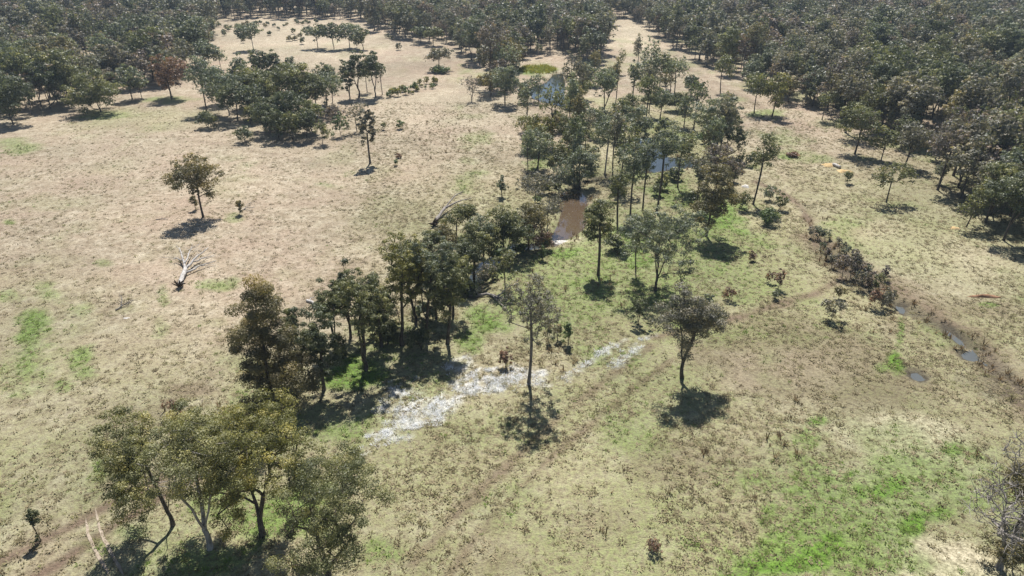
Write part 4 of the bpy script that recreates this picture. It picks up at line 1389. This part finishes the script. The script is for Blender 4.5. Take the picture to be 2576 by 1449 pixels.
def fallen_tree(label, trunk, r0, r1, branches, mat, root=None, twig_seed=0, name='fallen_tree', twigs=4):
    base = np.array(trunk[0])
    e = obj(name, None, None, tuple(base))
    tag(e, label, 'fallen tree' if branches else 'log')
    v, f = limb(np.array(trunk) - base, r0, r1, 8, 0.05, twig_seed, 9)
    obj('trunk', mesh_from('trunk', v, f, [mat], smooth=True), e)
    r = np.random.RandomState(twig_seed)
    for bp, b0, b1 in branches:
        bp = np.array(bp) - base
        v, f = limb(bp, b0, b1, 6, 0.08, twig_seed + 1, 7)
        vs_, fs_ = [v], [f]; nn = len(v)
        for q in range(twigs):
            t = r.uniform(0.35, 1.0); k = t * (len(bp) - 1); i0 = min(int(k), len(bp) - 2)
            p = bp[i0] + (bp[i0 + 1] - bp[i0]) * (k - i0)
            d = (bp[-1] - bp[0]); d = d / np.linalg.norm(d)
            tip = p + (d * 0.6 + r.normal(size=3) * np.array([0.55, 0.55, 0.35])) * r.uniform(0.8, 2.4)
            tip[2] = max(tip[2], 0.05 + 0.3 * r.rand() )
            v, f = limb([p, (p + tip) / 2 + r.normal(size=3) * 0.12, tip], b1 * 0.9, b1 * 0.35, 4, 0.03, q, 5)
            vs_.append(v); fs_.append(f + nn); nn += len(v)
        obj('branch', mesh_from('branch', np.concatenate(vs_), np.concatenate(fs_), [mat], smooth=True), e)
    if root:
        rv = []; rf = []; nn = 0
        for q in range(11):
            d = r.normal(size=3); d /= np.linalg.norm(d); d[2] = abs(d[2])
            v, f = limb([np.zeros(3), d * root * 0.5, d * root + r.normal(size=3) * 0.15], 0.45 * root * 0.5, 0.06, 6, 0.05, q, 5)
            rv.append(v); rf.append(f + nn); nn += len(v)
        obj('root_plate', mesh_from('root_plate', np.concatenate(rv), np.concatenate(rf), [M_ROOT], smooth=True), e)
    return e


fallen_tree('bleached white fallen tree with spread dead limbs on the dry paddock', [gpt(453, 722, 0.5), gpt(461, 700, 0.7), gpt(468, 682, 0.8)], 0.48, 0.36,
            [([gpt(467, 684, 0.8), gpt(464, 664, 1.2), gpt(456, 642, 2.0)], 0.30, 0.06), ([gpt(468, 682, 0.8), gpt(490, 665, 1.2), gpt(528, 640, 1.8)], 0.30, 0.06),
             ([gpt(470, 690, 0.6), gpt(500, 676, 0.7), gpt(545, 662, 0.8)], 0.22, 0.05), ([gpt(466, 672, 1.0), gpt(478, 652, 1.4), gpt(486, 636, 1.6)], 0.20, 0.05),
             ([gpt(482, 668, 0.9), gpt(510, 662, 1.2), gpt(540, 650, 1.0)], 0.16, 0.04), ([gpt(463, 664, 1.0), gpt(447, 656, 0.9), gpt(438, 655, 0.8)], 0.14, 0.04)],
            M_DEADWOOD, root=1.3, twig_seed=3, twigs=9)
fallen_tree('broken pale log leaning at the edge of the creek trees', [gpt(1090, 566, 0.5), gpt(1104, 550, 0.9), gpt(1120, 532, 1.2)], 0.42, 0.34,
            [([gpt(1118, 534, 1.2), gpt(1150, 522, 1.6), gpt(1185, 512, 1.6)], 0.26, 0.06), ([gpt(1116, 536, 1.1), gpt(1145, 512, 2.2), gpt(1170, 505, 2.6)], 0.2, 0.05)], M_GREYWOOD, root=1.5, twig_seed=5, twigs=9)
fallen_tree('dark fallen log lying across the grass below the creek bend', [gpt(1178, 737, 0.3), gpt(1225, 742, 0.4), gpt(1275, 756, 0.3)], 0.34, 0.22,
            [([gpt(1250, 748, 0.4), gpt(1275, 735, 0.9), gpt(1290, 728, 1.1)], 0.16, 0.05), ([gpt(1240, 748, 0.3), gpt(1265, 772, 0.4), gpt(1280, 786, 0.3)], 0.15, 0.04)], M_GREYWOOD, twig_seed=9, twigs=6)


def rut(pp, width, seed):
    r = np.random.RandomState(seed)
    w = np.array(wpts(pp)); t = np.linspace(0, len(w) - 1, 60)
    c = np.stack([np.interp(t, np.arange(len(w)), w[:, k]) for k in range(2)], -1)
    c += np.cumsum(r.normal(size=c.shape), 0) * 0.02
    d = np.gradient(c, axis=0); d /= np.linalg.norm(d, axis=1)[:, None]
    nn = np.stack([-d[:, 1], d[:, 0]], 1)
    hw = width * (0.5 + 0.35 * vnoise(t * 1.3 + seed, t * 0))[:, None] * np.clip(8 * np.minimum(t, t[-1] - t) / t[-1], 0.1, 1)[:, None]
    a, b = c + nn * hw, c - nn * hw
    v = np.concatenate([np.c_[a, ground_z(a[:, 0], a[:, 1]) + 0.05], np.c_[b, ground_z(b[:, 0], b[:, 1]) + 0.05]])
    k = len(c)
    f = np.array([[i_, i_ + k, i_ + k + 1, i_ + 1] for i_ in range(k - 1)])
    tag(obj('wheel_rut', mesh_from('wheel_rut', v, f, [M_RUT], smooth=True)), kind='structure')


M_RUT = plain_material('pale_dust', (0.22, 0.175, 0.125), (0.40, 0.335, 0.26), 2.2)
rut([(238, 1274), (246, 1310), (258, 1350), (284, 1404), (310, 1449)], 0.22, 1)
rut([(215, 1298), (224, 1340), (236, 1370), (262, 1414), (280, 1449)], 0.20, 2)
fallen_tree('short pale log beside the dark bushy creek tree', [gpt(772, 756, 0.2), gpt(790, 764, 0.25), gpt(806, 774, 0.2)], 0.26, 0.2, [([gpt(776, 758, 0.3), gpt(784, 752, 0.4), gpt(792, 748, 0.3)], 0.12, 0.05)], M_DEADWOOD, twig_seed=13, name='fallen_log', twigs=1)
fallen_tree('thin grey stick heap right of the lone paddock tree', [gpt(606, 530, 0.15), gpt(620, 524, 0.25), gpt(640, 520, 0.15)], 0.10, 0.06,
            [([gpt(612, 528, 0.2), gpt(625, 517, 0.5), gpt(632, 512, 0.4)], 0.08, 0.03), ([gpt(616, 526, 0.2), gpt(632, 530, 0.3), gpt(638, 534, 0.2)], 0.07, 0.03)], M_GREYWOOD, twig_seed=14, name='fallen_branch', twigs=4)
fallen_tree('small thin branch lying left of the lone tree shadow', [gpt(392, 552, 0.1), gpt(408, 550, 0.15), gpt(422, 551, 0.1)], 0.09, 0.05, [], M_GREYWOOD, twig_seed=15, name='fallen_branch')
fallen_tree('brown dead brush branch below the white fallen tree', [gpt(290, 778, 0.15), gpt(308, 768, 0.3), gpt(330, 758, 0.2)], 0.12, 0.06,
            [([gpt(305, 770, 0.2), gpt(308, 756, 0.8), gpt(302, 748, 0.9)], 0.09, 0.03), ([gpt(300, 772, 0.2), gpt(322, 764, 0.5), gpt(342, 756, 0.5)], 0.08, 0.03)], M_GREY_BARK, twig_seed=16, name='fallen_branch', twigs=6)
fallen_tree('pale log lying on the yellow sand by the right woodland', [gpt(2096, 414, 0.35), gpt(2106, 418, 0.4), gpt(2114, 421, 0.35)], 0.5, 0.42, [], M_DEADWOOD, twig_seed=17, name='fallen_log')


def heap(name, x, y, rx, ry, h, mat, label, cat, seed):
    r = np.random.RandomState(seed)
    c = gpt(x, y)
    zd = float(zdepth(c[1]))
    RX = rx * zd / F; d1 = px2w(x, y - ry)[1] - px2w(x, y + ry)[1]; RY = abs(float(d1)) / 2
    n = 18; k = 6
    v = []; f = []
    for i in range(k + 1):
        t = i / k
        for j in range(n):
            a = 2 * math.pi * j / n
            q = (1 - t) * (1 + 0.22 * math.sin(3 * a + seed) + 0.12 * r.normal())
            v.append([RX * q * math.cos(a), RY * q * math.sin(a), -0.15 + h * (1 - (1 - t) ** 2) + 0.05 * h * r.normal()])
    for i in range(k):
        for j in range(n):
            f.append([i * n + j, i * n + (j + 1) % n, (i + 1) * n + (j + 1) % n, (i + 1) * n + j])
    o = obj(name, mesh_from(name, np.array(v), np.array(f), [mat], smooth=True), None, tuple(c))
    return tag(o, label, cat)


heap('sand_heap', 2090, 413, 24, 4, 0.7, M_SAND, 'upper yellow sand heap on the right paddock strip', 'sand heap', 1)
heap('sand_heap', 2124, 428, 22, 4.5, 0.6, M_SAND, 'lower yellow sand heap beside the round olive bush', 'sand heap', 2)
heap('sand_heap', 2402, 574, 14, 4, 0.4, M_SAND, 'small pale sand mound at the near right woodland edge', 'sand heap', 3)
heap('earth_bank', 2475, 747, 45, 4, 0.6, M_SCAR, 'low red earth bank eroded into the right paddock', 'earth bank', 4)
heap('rock', 1876, 467, 11, 4, 0.6, M_ROCK, 'pale flat rock at the end of the creek trees', 'rock', 5)
heap('rock', 318, 797, 12, 3, 0.25, M_ROCK, 'pale flat rock sunk in the dry paddock', 'rock', 6)
heap('rock', 1420, 603, 36, 5, 0.35, M_ROCK, 'pale stony bar along the near edge of the muddy pool', 'rock', 7)

# ------------------------------------------------------------------ air
hx0, hx1, hy0, hy1, hz0, hz1 = -5200, 5200, -1700, 6200, -4.0, 63.0
hv = np.array([(x, y, z) for z in (hz0, hz1) for y in (hy0, hy1) for x in (hx0, hx1)], float)
hf = np.array([[0, 2, 3, 1], [4, 5, 7, 6], [0, 1, 5, 4], [2, 6, 7, 3], [0, 4, 6, 2], [1, 3, 7, 5]])
hm, hn, hl, hout = new_mat('thin_haze')
pv = hn.new('ShaderNodeVolumePrincipled')
pv.inputs['Color'].default_value = (0.66, 0.82, 1.0, 1)
pv.inputs['Density'].default_value = 0.00013
pv.inputs['Anisotropy'].default_value = 0.2
hl.new(pv.outputs[0], hout.inputs['Volume'])
tag(obj('haze', mesh_from('haze', hv, hf, [hm])), 'thin blue haze hanging in the air over the land', 'haze', kind='stuff')
